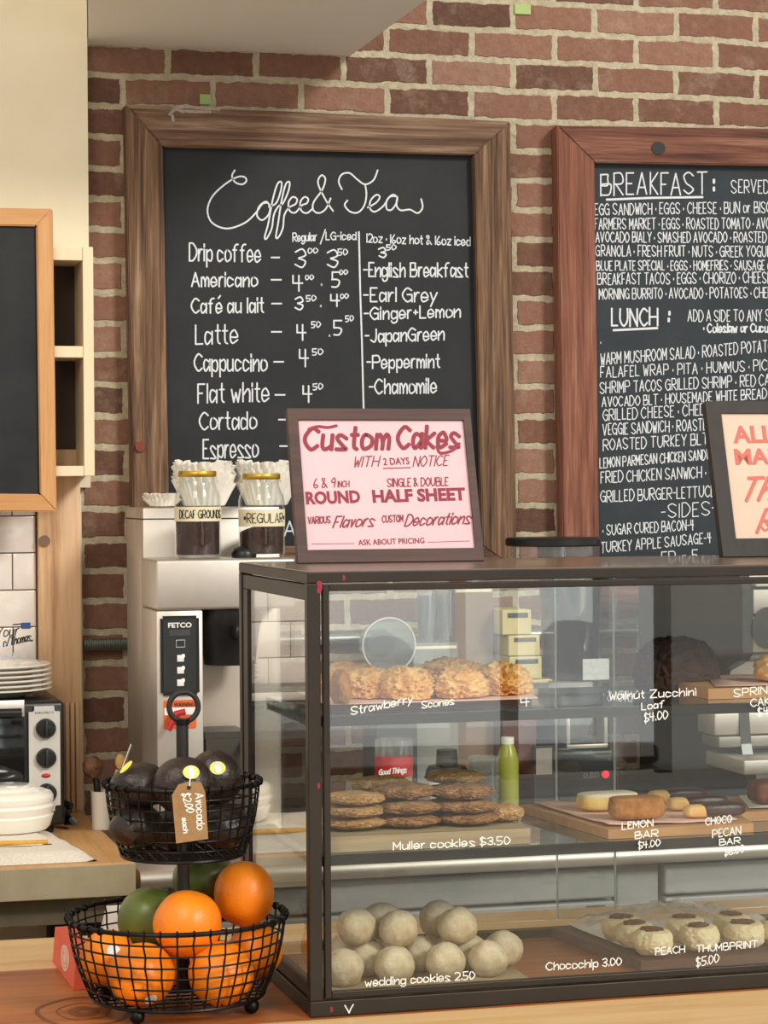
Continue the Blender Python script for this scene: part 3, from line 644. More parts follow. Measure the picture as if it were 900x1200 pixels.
# toaster oven
TY = 4.56; tx1 = PY(75.5, 870, TY).x; tz1 = PY(60, 822, TY).z; TZ0 = .916
to = thing('toaster_oven', 'black toaster oven with a silver knob panel, on the butcher block', 'toaster oven', (tx1-.2, 4.7, .9))
MB().box((tx1-.42, TY, TZ0), (tx1, 4.85, tz1), .008, 3).build('body', M['black'], to)
for x in (tx1-.39, tx1-.03):
    for y in (TY+.03, 4.82): MB().lathe([(.011, .9004), (.013, TZ0+.002)], (x, y, 0), 16).build('foot', M['rubber'], to)
pa, pb = PY(33.5, 828, TY-.006), PY(71, 950, TY-.006)
bm = bmesh.new(); bmesh.ops.create_cube(bm, size=1)
for v in bm.verts: v.co = Vector((pa.x if v.co.x < 0 else pb.x, TY-.007 if v.co.y < 0 else TY+.004, pb.z if v.co.z < 0 else pa.z))
bmesh.ops.bevel(bm, geom=[e for e in bm.edges if abs(e.verts[0].co.y-e.verts[1].co.y) > .001], offset=.011, segments=5, affect='EDGES')
MB().frombm(bm).build('control_panel', plain('silver_panel', 'CFCCC5', .45, .3), to)
for i, (kx, ky) in enumerate(((53.5, 853.5), (54, 888), (54.5, 929.5))):
    kc = PY(kx, ky, TY-.007); kb = MB().lathe([(.0195, 0), (.0195, .008), (.0165, .013), (0, .014)], kc, 32, 'Y').build('knob', M['black'], to)
    MB().box(kc+Vector((-.0022, -.019, -.016)), kc+Vector((.0022, -.0135, .016)), .001).build('grip_ridge', M['pad'], kb)
lc = PY(54, 909, TY-.007); MB().blob(lc, (.0095, .003, .0045), 3).build('indicator_lamp', M['red'], to)
L = Letters((0, TY-.007, 0), (0, -1, 0)); L.bold("EURO-PRO X", 41, 837, 63, 836, 2.8, off=-.005); L.build('brand_lettering', M['ink'], to)
da, db_ = PY(-160, 826, TY-.004), PY(29, 948, TY-.004)
MB().box((da.x, TY-.010, db_.z), (db_.x, TY-.0005, da.z), .003).build('door', plain('oven_door_glass', '131416', .08, coat=.5), to)
MB().box((da.x, TY-.0125, PY(0, 840, TY).z), (db_.x, TY-.0102, da.z+.001), .001).build('door_rail', M['steel'], to)
hz = PY(0, 834, TY).z; mb = MB(); mb.tube([(da.x+.04, TY-.035, hz), (db_.x-.008, TY-.035, hz)], .009, 14)
hd = mb.build('door_handle', M['black'], to)
for x in (da.x+.06, db_.x-.02): MB().tube([(x, TY-.034, hz), (x, TY-.012, hz)], .006, 8).build('handle_post', M['black'], hd)
# power cord hanging by the oven
cpts = [PY(70, 928, 4.60), PY(78, 934, 4.57), PY(80, 943, 4.55), PY(74, 952, 4.54)]
mb = MB().tube([Vector((tx1+.012, 4.62+.0*i, .91)) + Vector((.010*math.sin(i*.8), .03*math.cos(i*1.3), .0035*i)) for i in range(14)], .0065, 8)
tag(mb.build('power_cord', M['black'], origin=(tx1+.012, 4.62, .9)), 'black bunched power cord beside the toaster oven', 'cord')
# plates
pc = Vector((PY(-12, 800, 4.70).x, 4.705, tz1+.0005)); dz = .0095
first = None
pl_lab = ['white dinner plate at the bottom of the stack on the toaster oven', 'white dinner plate second from the bottom of the stack', 'white dinner plate third from the bottom of the stack', 'white dinner plate fourth from the bottom of the stack', 'white dinner plate just under the top one of the stack', 'white dinner plate on top of the stack on the toaster oven']
PR = PY(60.5, 800, 4.70).x-pc.x
for i in range(6):
    c_ = pc+Vector((.0015*math.sin(i*2.2), .001*math.cos(i*1.7), i*dz))
    if first is None:
        first = MB().lathe([(0, .0), (PR*.55, .0), (PR*.62, .003), (PR*.86, .0125), (PR, .0165), (PR+.0005, .0185), (PR-.003, .0200), (PR*.85, .0155), (PR*.60, .0062), (0, .0045)], c_, 64).build('dinner_plate', M['white_cer'], origin=c_)
        tag(first, pl_lab[0], 'plate', 'stack of white plates')
    else:
        o = first.copy(); C.objects.link(o); o.location = c_; o['label'] = pl_lab[i]
# ------------------------------------------------------------------ steel back counter with fridge
SZ = .876
sc_ = thing('steel_counter', 'stainless steel back counter with a rounded front edge, behind the pastry case', 'counter', (1.9, 4.5, 0))
MB().box((.664, 4.212, .845), (3.2, 4.945, SZ), .002).build('counter_top', M['steel'], sc_, smooth=False)
n = 14; prof = [(4.214-.017*math.sin(math.pi*i/n)*1.0, .859+.017*math.cos(math.pi*i/n)) for i in range(n+1)]
vs = [(.664, y, z) for y, z in prof]+[(3.2, y, z) for y, z in prof]
MB().add(vs, [(i, i+1, n+2+i, n+1+i) for i in range(n)]+[tuple(range(n, -1, -1)), tuple(range(n+1, 2*n+2))]).build('rounded_edge', M['steel'], sc_)
for x in (.69, 3.1):
    for y in (4.26, 4.88): MB().tube([(x+.02, y, 0), (x+.02, y, .845)], .02, 14).build('leg', M['steel_d'], sc_)
fx1 = PY(722, 1040, 4.24).x; fx2 = PY(776, 1040, 4.24).x
def fridge(x0, x1, label, hx):
    f_ = thing('undercounter_fridge', label, 'fridge', ((x0+x1)/2, 4.5, 0), 'fridges under the steel counter')
    MB().box((x0, 4.262, .06), (x1, 4.84, .838), .004).build('body', M['fridge'], f_, smooth=False)
    MB().box((x0+.004, 4.236, .775), (x1-.004, 4.2615, .834), .004).build('control_fascia', M['fridge'], f_, smooth=False)
    d_ = MB().box((x0+.004, 4.236, .10), (x1-.004, 4.2615, .769), .004).build('door', M['fridge'], f_, smooth=False)
    MB().box((hx-.02, 4.2335, .715), (hx+.02, 4.237, .762), .002).build('recessed_handle', M['softblack'], d_, smooth=False)
    for x in (x0+.04, x1-.04):
        for y in (4.3, 4.8): MB().tube([(x, y, 0), (x, y, .061)], .018, 12).build('foot', M['rubber'], f_)
fridge(.75, fx1, 'left grey fridge under the steel counter, its recessed handle at the right end', PY(699, 1046, 4.23).x)
fridge(fx2, 3.05, 'right grey fridge under the steel counter, its recessed handle at the left end', PY(786, 1046, 4.23).x)
MB_ = MB().box((fx1+.004, 4.25, .0), (fx2-.004, 4.84, .838), .003).build('cabinet_filler', M['fridge'], smooth=False, origin=((fx1+fx2)/2, 4.5, 0)); tag(MB_, 'plain grey upright panel between the two fridges under the steel counter', 'panel')
# ------------------------------------------------------------------ coffee brewer
BY = 4.40
cb_ = thing('coffee_brewer', 'tall stainless steel coffee brewer with a black control panel, left of the pastry case', 'coffee maker', (PY(265, 900, BY).x, 4.6, SZ))
bx0 = PY(183, 700, BY).x; bx1 = PY(347, 700, BY).x; bzt = PY(200, 656, BY).z; bzm = PY(200, 715.5, BY).z
MB().box((bx0, BY, bzm), (bx1, 4.585, bzt), .006, 3).build('top_housing', M['steel'], cb_)
bcx = PY(238.5, 800, BY).x
MB().box((bx0, BY+.001, SZ+.022), (bcx, 4.5855, bzm-.0006), .004).build('control_column', M['steel'], cb_)
MB().box((bcx+.0005, 4.56, SZ+.022), (PY(327, 850, 4.56).x, 4.5855, bzm-.0006), .003).build('back_column', plain('brewer_back', 'CFC2B4', .4, .5, c2='C4B6A8', scale=6), cb_)
MB().box((bx0-.004, BY-.02, SZ+.0004), (bx1-.015, 4.80, SZ+.0215), .004).build('base', M['softblack'], cb_)
ra = PY(167, 595, 4.586)
MB().box((ra.x, 4.586, SZ+.022), (bx1+.01, 4.80, ra.z), .004).build('tank_housing', M['steel'], cb_)
MB().box((ra.x-.001, 4.585, ra.z-.024), (bx1+.011, 4.801, ra.z-.0215), .0006).build('tank_seam', M['softblack'], cb_)
# brew basket
ka = PY(239.5, 720, BY+.01); kc = Vector((ka.x+.062, 4.475, 0)); kz1 = bzm-.001; kz0 = PY(250, 782, BY).z
MB().lathe([(.0, kz0), (.050, kz0), (.058, kz0+.07), (.0625, kz0+.085), (.0625, kz1), (0, kz1)], kc, 36, wob=lambda a, j: .012*abs(math.cos(12*a))).build('brew_basket', M['black'], cb_)
MB().box((kc.x-.012, BY-.045, kz0+.055), (kc.x+.012, 4.44, kz0+.08), .006).build('basket_handle', M['black'], cb_)
# control panel
ga, gb = PY(187.5, 722, BY), PY(233.5, 814, BY)
bm = bmesh.new(); bmesh.ops.create_cube(bm, size=1)
for v in bm.verts: v.co = Vector((ga.x if v.co.x < 0 else gb.x, BY-.004 if v.co.y < 0 else BY+.002, gb.z if v.co.z < 0 else ga.z))
bmesh.ops.bevel(bm, geom=[e for e in bm.edges if abs(e.verts[0].co.y-e.verts[1].co.y) > .001], offset=.005, segments=4, affect='EDGES')
cp = MB().frombm(bm).build('control_panel', M['black'], cb_)
a, b_ = PY(191, 726, BY-.004), PY(230, 810, BY-.004); MB().box((a.x, BY-.0052, b_.z), (b_.x, BY-.0042, a.z)).build('keypad_sheet', M['pad'], cp, smooth=False)
L = Letters((0, BY-.0053, 0), (0, -1, 0)); L.bold("FETCO", 197, 735.5, 224.5, 735, 5.6, off=.03); L.build('maker_lettering', M['white_pl'], cp)
a, b_ = PY(198, 738, BY-.005), PY(223, 745, BY-.005); MB().box((a.x, BY-.0062, b_.z), (b_.x, BY-.0053, a.z)).build('display', M['lcd'], cp, smooth=False)
for i, (x, y) in enumerate(((211, 754), (211, 771), (211, 785), (211, 799.5))):
    mm_ = M['key_lit'] if i else M['pad']
    if i: a, b_ = PY(x-4, y-3.5, BY), PY(x+4, y+4, BY); MB().box((a.x, BY-.0064, b_.z), (b_.x, BY-.0053, a.z), .0004).build('button', M['white_pl'], cp); a, b_ = PY(x+1.5, y-4.5, BY), PY(x+4.5, y-1, BY); MB().box((a.x, BY-.0076, b_.z), (b_.x, BY-.0066, a.z)).build('button_light', M['key_lit'], cp, smooth=False)
    else:
        mb = MB(); a, b_ = PY(x-5, y-4, BY), PY(x+5, y+4, BY)
        mb.tube([(a.x, BY-.0056, a.z), (b_.x, BY-.0056, a.z), (b_.x, BY-.0056, b_.z), (a.x, BY-.0056, b_.z)], .0007, 4, closed=True); mb.build('button', M['white_pl'], cp)
a, b_ = PY(192, 821, BY), PY(230, 853, BY)
wl = MB().box((a.x, BY-.0008, b_.z), (b_.x, BY+.0004, a.z)).build('warning_label', M['orange_lbl'], cb_, smooth=False)
a, b_ = PY(192.5, 829.5, BY), PY(229.5, 837, BY); MB().box((a.x, BY-.0014, b_.z), (b_.x, BY-.0009, a.z)).build('white_band', M['white_pl'], wl, smooth=False)
L = Letters((0, BY-.0014, 0), (0, -1, 0), .0004); L.bold("WARNING!", 204, 828.5, 229, 828, 5.2, off=.01); L.build('warning_lettering', M['ink'], wl)
MB().tube([PY(217, 834, BY-.02), PY(207, 836, BY-.02), PY(197, 856, BY-.02)], [.006, .0065, .0055], 10).build('red_handle', M['red'], cb_)
MB().tube([PY(213, 834, BY-.02), PY(213, 834, BY+.002)], .005, 10).build('handle_post', M['steel_d'], cb_)
# thermal server under the basket
sa, sb_ = PY(241, 863, 4.36), PY(306, 955, 4.36)
ts = thing('thermal_server', 'dark grey rounded coffee server standing at the brewer, half behind the avocado basket', 'coffee server', ((sa.x+sb_.x)/2, 4.45, SZ))
bm = bmesh.new(); bmesh.ops.create_cube(bm, size=1)
for v in bm.verts: v.co = Vector((sa.x if v.co.x < 0 else sb_.x, 4.42 if v.co.y < 0 else 4.555, SZ+.0224 if v.co.z < 0 else sa.z))
bmesh.ops.bevel(bm, geom=bm.edges[:], offset=.012, segments=4, affect='EDGES'); MB().frombm(bm).build('server_body', M['server'], ts)
MB().tube([(sb_.x-.02, 4.415, sa.z-.02), (sb_.x-.02, 4.385, sa.z-.03), (sb_.x-.02, 4.385, sa.z-.09), (sb_.x-.02, 4.416, sa.z-.1)], .007, 10).build('server_handle', M['black'], ts)
# round knob on brewer lid
kc = PY(286, 655, 4.48); kc.z = bzt+.0006
tag(MB().lathe([(.0, 0), (.024, 0), (.025, .008), (.02, .017), (.011, .022), (0, .023)], kc, 32).build('lid_cap', M['black'], origin=kc), 'small black domed cap on top of the coffee brewer, between the two glass jars', 'cap')
# jars of ground coffee
def jar(px0, px1, ytop, Y, label, writing, fill, slope, ly0, ly1):
    xa, xb = PY(px0, 620, Y).x, PY(px1, 620, Y).x; cx = (xa+xb)/2; r_ = (xb-xa)/2; z0 = bzt+.0006; H_ = PY((px0+px1)/2, ytop, Y).z-z0
    j = thing('coffee_jar', label, 'jar', (cx, Y, z0), 'glass jars of ground coffee on the brewer')
    c_ = (cx, Y, z0); H1 = H_-.012
    outer = [(0, .0), (r_*.9, .0), (r_, .006), (r_, H1*.72), (r_*.95, H1*.80), (r_*.80, H1*.90), (r_*.76, H1*.93), (r_*.76, H1)]
    inner = [(r_*.73, H1), (r_*.73, H1*.93), (r_*.77, H1*.895), (r_*.92, H1*.79), (r_*.965, H1*.71), (r_*.965, .009), (r_*.88, .005), (0, .005)]
    MB().lathe(outer+inner, c_, 44).build('glass_body', M['jar'], j)
    lid = MB().lathe([(0, H1+.0004), (r_*.80, H1+.0004), (r_*.83, H1+.003), (r_*.83, H_-.002), (r_*.80, H_), (0, H_)], c_, 44, wob=lambda a, k: .008*math.cos(30*a)).build('lid', M['gold'], j)
    n_ = 40; vs = []; 
    rr = r_*.955
    bm = bmesh.new(); bmesh.ops.create_cone(bm, cap_ends=True, segments=44, radius1=rr*.97, radius2=rr, depth=1)
    for v in bm.verts:
        v.co.z = (.0065 if v.co.z < 0 else fill+slope*v.co.x/rr); v.co += Vector(c_)
    MB().frombm(bm).build('ground_coffee', M['coffee'], j)
    # tape label wrapped around the front
    za, zb = PY(px0, ly1, Y).z-z0, PY(px0, ly0, Y).z-z0; vs = []; n_ = 30
    for i in range(n_+1):
        a = math.pi*(1.0+i/n_)
        for zz in (za, zb): vs.append((cx+(r_+.0008)*math.cos(a), Y+(r_+.0008)*math.sin(a), z0+zz))
    lb = MB().add(vs, [(2*i, 2*i+1, 2*i+3, 2*i+2) for i in range(n_)]).build('tape_label', M['label'], j)
    st, Wt = glyph_strokes(writing); tb2 = MB(); rl = r_+.0014; hh = (zb-za)*.55
    for poly in st:
        pp = []
        for gx, gy in poly:
            a = math.pi*(1.17+.66*gx/Wt); pp.append((cx+rl*math.cos(a), Y+rl*math.sin(a), z0+za+(zb-za)*.22+gy/6*hh))
        if len(pp) > 1: tb2.tube(pp, .0010, 4)
    tb2.build('label_writing', M['ink'], lb); return j
jar(205, 258.5, 552, 4.49, 'glass jar of ground coffee labelled DECAF GROUNDS, left of the two on the brewer', 'DECAF GROUNDS', .085, .002, 594, 611)
jar(280, 333, 555, 4.49, 'glass jar of ground coffee labelled REGULAR, right of the two, behind the case corner', '*REGULAR*', .062, .014, 597, 617)
# coffee filters
def filters(cx, cy, z0, r_, h, n, label, lean=0.):
    f_ = thing('coffee_filter_stack', label, 'coffee filters', (cx, cy, z0), 'stacks of paper coffee filters on the brewer')
    for k in range(n):
        zz = z0+.001+k*h*.5/n
        prof = [(r_*.70, 0.0006), (r_*.72, .003), (r_*.88, h*.30), (r_*1.0, h*.50)]
        vs = []; N_ = 120
        for i in range(N_):
            a = 2*math.pi*i/N_; fl = math.cos(24*a+k*1.3)
            for j_, (rr, hh) in enumerate(prof):
                am = (0, .03, .07, .11)[j_]; jj = 1+am*fl+.05*noise.noise((math.cos(a)*3, math.sin(a)*3, k*.7))*j_
                vs.append((cx+rr*jj*math.cos(a)+lean*k, cy+rr*jj*math.sin(a), zz+hh*(1+.22*noise.noise((math.cos(a)*4, math.sin(a)*5, k+9.)))))
        fs = []
        for i in range(N_):
            q_ = (i+1) % N_
            for j_ in range(3): fs.append((i*4+j_, q_*4+j_, q_*4+j_+1, i*4+j_+1))
        fs.append(tuple(i*4 for i in range(N_-1, -1, -1)))
        MB().add(vs, fs).build('paper_filter', M['paper_w'], f_, angle=180)
rzt = ra.z+.0005
def fx(px): return PY(px, 570, 4.68).x
filters(fx(239), 4.68, rzt, .058, .098, 6, 'tall fluted stack of white paper coffee filters behind the decaf jar')
filters(fx(312), 4.68, rzt, .058, .098, 6, 'fluted stack of white paper coffee filters behind the regular jar')
filters(fx(190), 4.68, rzt, .036, .032, 3, 'low flat stack of white coffee filters at the left end of the brewer')
# utensil cup behind the baskets
uc = Vector((PY(119, 940, 4.60).x, 4.60, .9004))
cu_ = thing('utensil_cup', 'pale crock holding a black handled brush and spoons, behind the avocado basket', 'crock', uc)
MB().lathe([(0, 0), (.019, 0), (.0215, .074), (.0225, .076), (.0200, .076), (.0175, .004), (0, .004)], uc, 32).build('cup', M['white_cer'], cu_)
MB().tube([uc+Vector((-.003, 0, .02)), uc+Vector((-.010, .004, .10))], .007, 10).build('brush_handle', M['black'], cu_)
MB().blob(uc+Vector((-.016, .006, .122)), (.020, .014, .022), 3, ((3, .2),)).build('brush_head', plain('brush_brown', '8A5B3C', .7, c2='3A2A20', scale=40), cu_)
MB().tube([uc+Vector((.004, 0, .02)), uc+Vector((.062, .01, .165))], .003, 8).build('spoon_handle', M['steel'], cu_)
MB().tube([uc+Vector((.0, 0.008, .02)), uc+Vector((.034, .012, .115))], .0035, 8).build('wooden_spoon_handle', M['shortbread'], cu_)
MB().blob(uc+Vector((.040, .0125, .130)), (.010, .005, .016), 3).build('wooden_spoon_bowl', M['shortbread'], cu_)
# ------------------------------------------------------------------ things on the steel counter, seen through the case
# shop grinder with clear hopper and black lid
GY = 4.45
gx0, gx1 = PY(640, 900, GY).x, PY(722, 900, GY).x
gr = thing('coffee_grinder', 'tall black coffee grinder with a smoky hopper and flat black lid, behind the pastry case', 'coffee grinder', ((gx0+gx1)/2, 4.55, SZ))
gzb = PY(680, 878, GY).z; gzt = PY(680, 836, GY).z
MB().box((gx0, GY, SZ+.0004), (gx1, 4.70, gzb), .01, 3).build('body', M['black'], gr)
ha, hb = PY(662, 800, GY), PY(716, 800, GY)
MB().box((gx0+.004, 4.66, gzb-.002), (gx1-.004, 4.70, gzt+.1), .004).build('back_panel', M['black'], gr)
cxg = (PY(690, 850, GY).x); cyg = 4.55
MB().lathe([(.020, gzb+.001), (.024, gzb+.004), (.062, PY(690, 815, GY).z), (.066, PY(690, 800, GY).z)], (cxg, cyg, 0), 36).build('metal_cone', M['steel'], gr)
mb = MB(); za = gzb+.001
for x in (PY(667, 860, GY).x, PY(711, 860, GY).x): mb.box((x-.004, GY+.004, za), (x+.004, GY+.012, gzt+.02), .001)
mb.box((PY(667, 860, GY).x-.004, GY+.0035, za), (PY(711, 860, GY).x+.004, GY+.0125, za+.008), .001)
mb.build('frame_bracket', M['steel'], gr)
hx0, hx1 = PY(655, 740, GY).x, PY(720, 740, GY).x; hzt = PY(667, 640, GY).z-.002; hz0 = PY(690, 800, GY).z+.002
hc = ((hx0+hx1)/2, 4.55, 0); hr = (hx1-hx0)/2
MB().lathe([(hr*.75, hz0), (hr*.95, hz0+.03), (hr*1.15, hzt), (hr*1.13, hzt), (hr*.92, hz0+.032), (hr*.72, hz0+.003)], hc, 40).build('hopper', M['hopper'], gr)
la = PY(613, 632, GY); lb_ = PY(721, 632, GY); lr = (lb_.x-la.x)/2; lcx = (la.x+lb_.x)/2
MB().lathe([(0, hzt+.0006), (lr*.97, hzt+.0006), (lr, hzt+.003), (lr*1.0, hzt+.014), (lr*.96, hzt+.018), (0, hzt+.020)], (lcx, 4.55, 0), 48).build('lid', M['black'], gr)
MB().lathe([(lr*.9, hzt-.02), (lr*.9, hzt+.0004)], (lcx, 4.55, 0), 40).build('hopper_collar', M['clearplastic'], gr)
lc = PY(709.5, 907.5, GY-.001); MB().lathe([(.0075, -.002), (.0075, .002), (0, .003)], lc, 20, 'Y').build('power_light', M['led'], gr)
a, b_ = PY(691, 774, GY-.02), PY(722, 798, GY-.02)
MB().box((a.x, GY+.02, b_.z), (b_.x, GY+.022, a.z)).build('paper_label', M['sticker_w'], gr, smooth=False)
L = Letters((0, GY, 0), (0, -1, 0)); L.text("0.80", 684, 912, 701, 911, 6, .0012); L.build('dial_marks', M['steel_d'], gr)
# espresso machine at right
EX = PY(870, 700, 4.24).x; EY = 4.24
em = thing('espresso_machine', 'stainless espresso machine with a black side panel, behind the pastry case at right', 'espresso machine', (EX+.3, 4.5, SZ))
ez = lambda y: PY(885, y, EY).z
top = ez(671)
prof = [(4.80, SZ+.05), (EY-.012, SZ+.05), (EY-.012, ez(905)), (EY+.01, ez(872)), (EY+.02, ez(836)), (EY+.14, ez(832)), (EY+.16, ez(800)), (EY+.02, ez(775)), (EY, ez(765)), (EY, ez(690)), (EY+.02, top), (4.80, top)]
MB().prism([(EX, y, z) for y, z in prof], (.022, 0, 0)).build('side_panel', M['machine_blk'], em, smooth=False)
MB().prism([(EX+.0225, y+.012, z) for y, z in [(4.79, SZ+.05), (EY+.10, SZ+.05), (EY+.10, top-.01), (4.79, top-.01)]], (.7, 0, 0)).build('body', M['steel'], em, smooth=False)
def slabx(y0, y1, za, zb, nm, mt, bv=.004, x0=EX+.0228, x1=EX+.72): return MB().box((x0, y0, za), (x1, y1, zb), bv).build(nm, mt, em)
slabx(EY+.004, EY+.108, ez(765), ez(722), 'lower_fascia', M['steel']); slabx(EY+.0, EY+.108, ez(720), ez(690), 'upper_fascia', M['steel'])
slabx(EY-.012, EY+.105, ez(688), ez(684), 'chrome_rail', M['steel']); slabx(EY+.05, EY+.108, ez(778), ez(767), 'group_shelf', M['steel_d'])
slabx(EY+.02, EY+.108, ez(862), ez(836), 'splash_panel', M['steel'], x0=PY(842, 850, EY).x); slabx(EY+.012, EY+.1, ez(876), ez(863), 'splash_lip', M['steel_d'], x0=PY(845, 850, EY).x)
slabx(EY-.09, EY+.1, ez(901), ez(884), 'drip_tray', M['steel'], x0=PY(850, 890, EY).x)
slabx(EY-.01, 4.78, SZ+.0004, SZ+.0495, 'base', M['machine_dk'], x0=EX-.04)
MB().lathe([(.0, -.004), (.030, -.003), (.032, .004), (0, .006)], PY(895, 736, EY-.001)+Vector((.006, 0, 0)), 32, 'Y', sy=1.3).build('dark_gauge', M['softblack'], em)
MB().tube([PY(893, 790, EY+.03), PY(893, 806, EY+.03)], .014, 14).build('group_head', M['steel'], em)
# stacked cartons and cups
def carton(x0, x1, y0, y1, z0, z1, mat, label, group=None, slot=False, cat='box'):
    t_ = thing('carton', label, cat, ((x0+x1)/2, (y0+y1)/2, z0), group)
    MB().box((x0, y0, z0+.0004), (x1, y1, z1), .002).build('box_body', mat, t_, smooth=False)
    if slot: MB().box((x0+(x1-x0)*.18, y0-.0012, z1-(z1-z0)*.32), (x1-(x1-x0)*.12, y0+.0004, z1-(z1-z0)*.12), .0004).build('slot_opening', M['slot'], t_, smooth=False)
    else: MB().box((x0+.003, y0-.0006, z1-.012), (x1-.003, y0+.0003, z1-.006), .0002).build('tape_strip', M['label'], t_, smooth=False)
    return t_
QY = 4.52
X = lambda px, Y=QY: PY(px, 800, Y).x
Zq = lambda py, Y=QY: PY(590, py, Y).z
zA = Zq(832)
carton(X(592), X(632), QY+.02, QY+.2, SZ, zA, M['maroon'], 'dark maroon box standing under the cream cartons, left of the grinder')
zs = [zA+.0005, Zq(797), Zq(773)+.0005, Zq(744)+.0005]
tb_zs = [(Zq(831), Zq(797.5)), (Zq(797), Zq(770)), (Zq(769.5), Zq(745)), (Zq(744.5), Zq(715))]
tb_x = [(612, 648), (598, 636), (597, 634), (590, 624)]
tl_ = ['cream carton with a dark slot, lowest of the stack beside the grinder', 'cream carton with a dark slot, second from the bottom of the stack beside the grinder', 'cream carton with a dark slot, second from the top of the stack beside the grinder', 'cream carton with a dark slot, topmost of the stack beside the grinder']
for (za, zb), (xa, xb), lb_ in zip(tb_zs, tb_x, tl_): carton(X(xa), X(xb), QY+.005, QY+.17, za, zb-.0003, M['teabox'], lb_, 'cream cartons stacked beside the grinder', True)
carton(X(542), X(589), QY+.06, QY+.22, SZ, Zq(688), M['carton'], 'tall plain brown carton behind the scones, left of the cream cartons')
carton(X(486.5), X(539), QY+.012, QY+.16, SZ, Zq(752), plain('grey_carton', '7F7E76', .7, c2='8D8C84', scale=8), 'wide grey carton under the clear cup stacks behind the scones')
# clear cup stacks standing on the grey carton
def cup_mesh(r_, h, c_):
    return MB().lathe([(0, 0), (r_*.72, 0), (r_*.98, h*.96), (r_*1.04, h*.97), (r_*1.04, h), (r_*.96, h), (r_*.69, .003), (0, .003)], c_, 32)
base_cup = None
def cup_stack(px, z0, n, r_, h, step, Y, label, mat='clearplastic'):
    t_ = thing('plastic_cup_stack', label, 'cups', (PY(px, 800, Y).x, Y, z0), 'stacks of clear plastic cups')
    for k in range(n): cup_mesh(r_, h, (t_.location.x, Y, z0+.0006+k*step)).build('plastic_cup', M[mat], t_)
zc = Zq(752)+.0002
cup_stack(500, zc, 6, .0195, .05, .011, 4.56, 'stack of clear plastic cups on the grey carton, left of two')
cup_stack(524, zc, 6, .0195, .05, .011, 4.56, 'stack of clear plastic cups on the grey carton, right of two')
# clear domed cup tub on its side
dc = PY(458, 757, 4.46); 
shelfz = dc.z-.056
carton(X(436, 4.5), X(484, 4.5), 4.47, 4.58, SZ, shelfz, plain('dark_box', '3B3633', .7, c2='2E2A28', scale=8), 'dark box under the clear round tub, behind the scones')
tu = thing('clear_tub', 'clear round plastic tub lying on its side with the rim facing out, behind the scones', 'tub', (dc.x, 4.5, shelfz))
MB().lathe([(.0555, 0), (.0560, .003), (.0535, .006), (.050, -.02), (.044, -.07), (0, -.07), (0, -.068), (.042, -.068), (.048, -.018), (.0515, 0)], (dc.x, 4.475, dc.z+.0008), 48, 'Y').build('tub_body', M['clearplastic'], tu)
MB().ring((dc.x, 4.473, dc.z+.0008), .0545, .0015, 48, 8, 'Y').build('rim', M['white_pl'], tu)
MB().lathe([(.028, 0), (.028, .002), (0, .003)], (dc.x, 4.535, dc.z), 32, 'Y').build('dark_base', M['server'], tu)
# row of things on the counter behind the cookies
rc = PY(461.5, 900, 4.40); rr = PY(483, 900, 4.40).x-rc.x; rz1 = PY(461, 885, 4.4).z; rz2 = PY(461, 866, 4.4).z
cn = thing('clear_canister', 'clear canister with a red label band, behind the cookie stacks', 'canister', (rc.x, 4.40, SZ))
MB().lathe([(0, SZ+.0004), (rr, SZ+.0004), (rr, rz2), (rr*.96, rz2), (rr*.96, SZ+.004), (0, SZ+.004)], (rc.x, 4.40, 0), 40).build('canister_body', M['clearplastic'], cn)
bz = PY(461, 908, 4.4).z
MB().lathe([(rr*1.01, bz), (rr*1.01, rz1), (rr*1.0, rz1), (rr*1.0, bz)], (rc.x, 4.40, 0), 40).build('red_band', M['crimson_can'], cn)
MB().lathe([(0, SZ+.006), (rr*.94, SZ+.006), (rr*.94, bz-.002), (0, bz-.002)], (rc.x, 4.40, 0), 40).build('contents', M['scone'], cn)
L = Letters((0, 4.40-rr-.003, 0), (0, -1, 0)); L.text("Good Things", 444, 908, 476, 905, 6, .002, slant=.2); L.build('label_lettering', M['white_pl'], cn)
wc = PY(524, 920, 4.40); wr = PY(547, 920, 4.4).x-wc.x; wz = PY(524, 908, 4.4).z
cu2 = thing('takeaway_cup', 'pale cup with a tall black lid, right of the red banded canister', 'cup', (wc.x, 4.40, SZ))
MB().lathe([(0, SZ+.0004), (wr*.72, SZ+.0004), (wr*.98, wz), (0, wz)], (wc.x, 4.40, 0), 36).build('cup_body', M['white_cer'], cu2)
MB().lathe([(wr*1.06, wz+.0004), (wr*1.06, wz+.008), (wr*.9, wz+.018), (wr*.55, wz+.02), (wr*.5, wz+.05), (0, wz+.05)], (wc.x, 4.40, 0), 36).build('black_lid', M['black'], cu2)
cc = PY(566, 900, 4.36); czb = PY(566, 880, 4.36).z; cr = PY(583, 900, 4.36).x-cc.x
cs_ = thing('plastic_cup_stack', 'tall upside stack of clear plastic cups on the counter behind the cookies', 'cups', (cc.x, 4.36, SZ), 'stacks of clear plastic cups')
for k in range(7): cup_mesh(cr, .09, (cc.x, 4.36, SZ+.0006+k*.013)).build('plastic_cup', M['clearplastic'], cs_)
gb_ = PY(595, 900, 4.44); gt = PY(595, 872, 4.44).z
bt = thing('green_bottle', 'olive green bottle with a pale cap, between the clear cups and the maroon box', 'bottle', (gb_.x, 4.44, SZ))
MB().lathe([(0, SZ+.0004), (.021, SZ+.0004), (.022, SZ+.01), (.022, gt-.03), (.017, gt-.012), (.012, gt), (0, gt)], (gb_.x, 4.44, 0), 32).build('bottle_body', M['green_btl'], bt)
MB().lathe([(0, gt+.0004), (.013, gt+.0004), (.013, gt+.014), (0, gt+.015)], (gb_.x, 4.44, 0), 24).build('cap', M['white_pl'], bt)
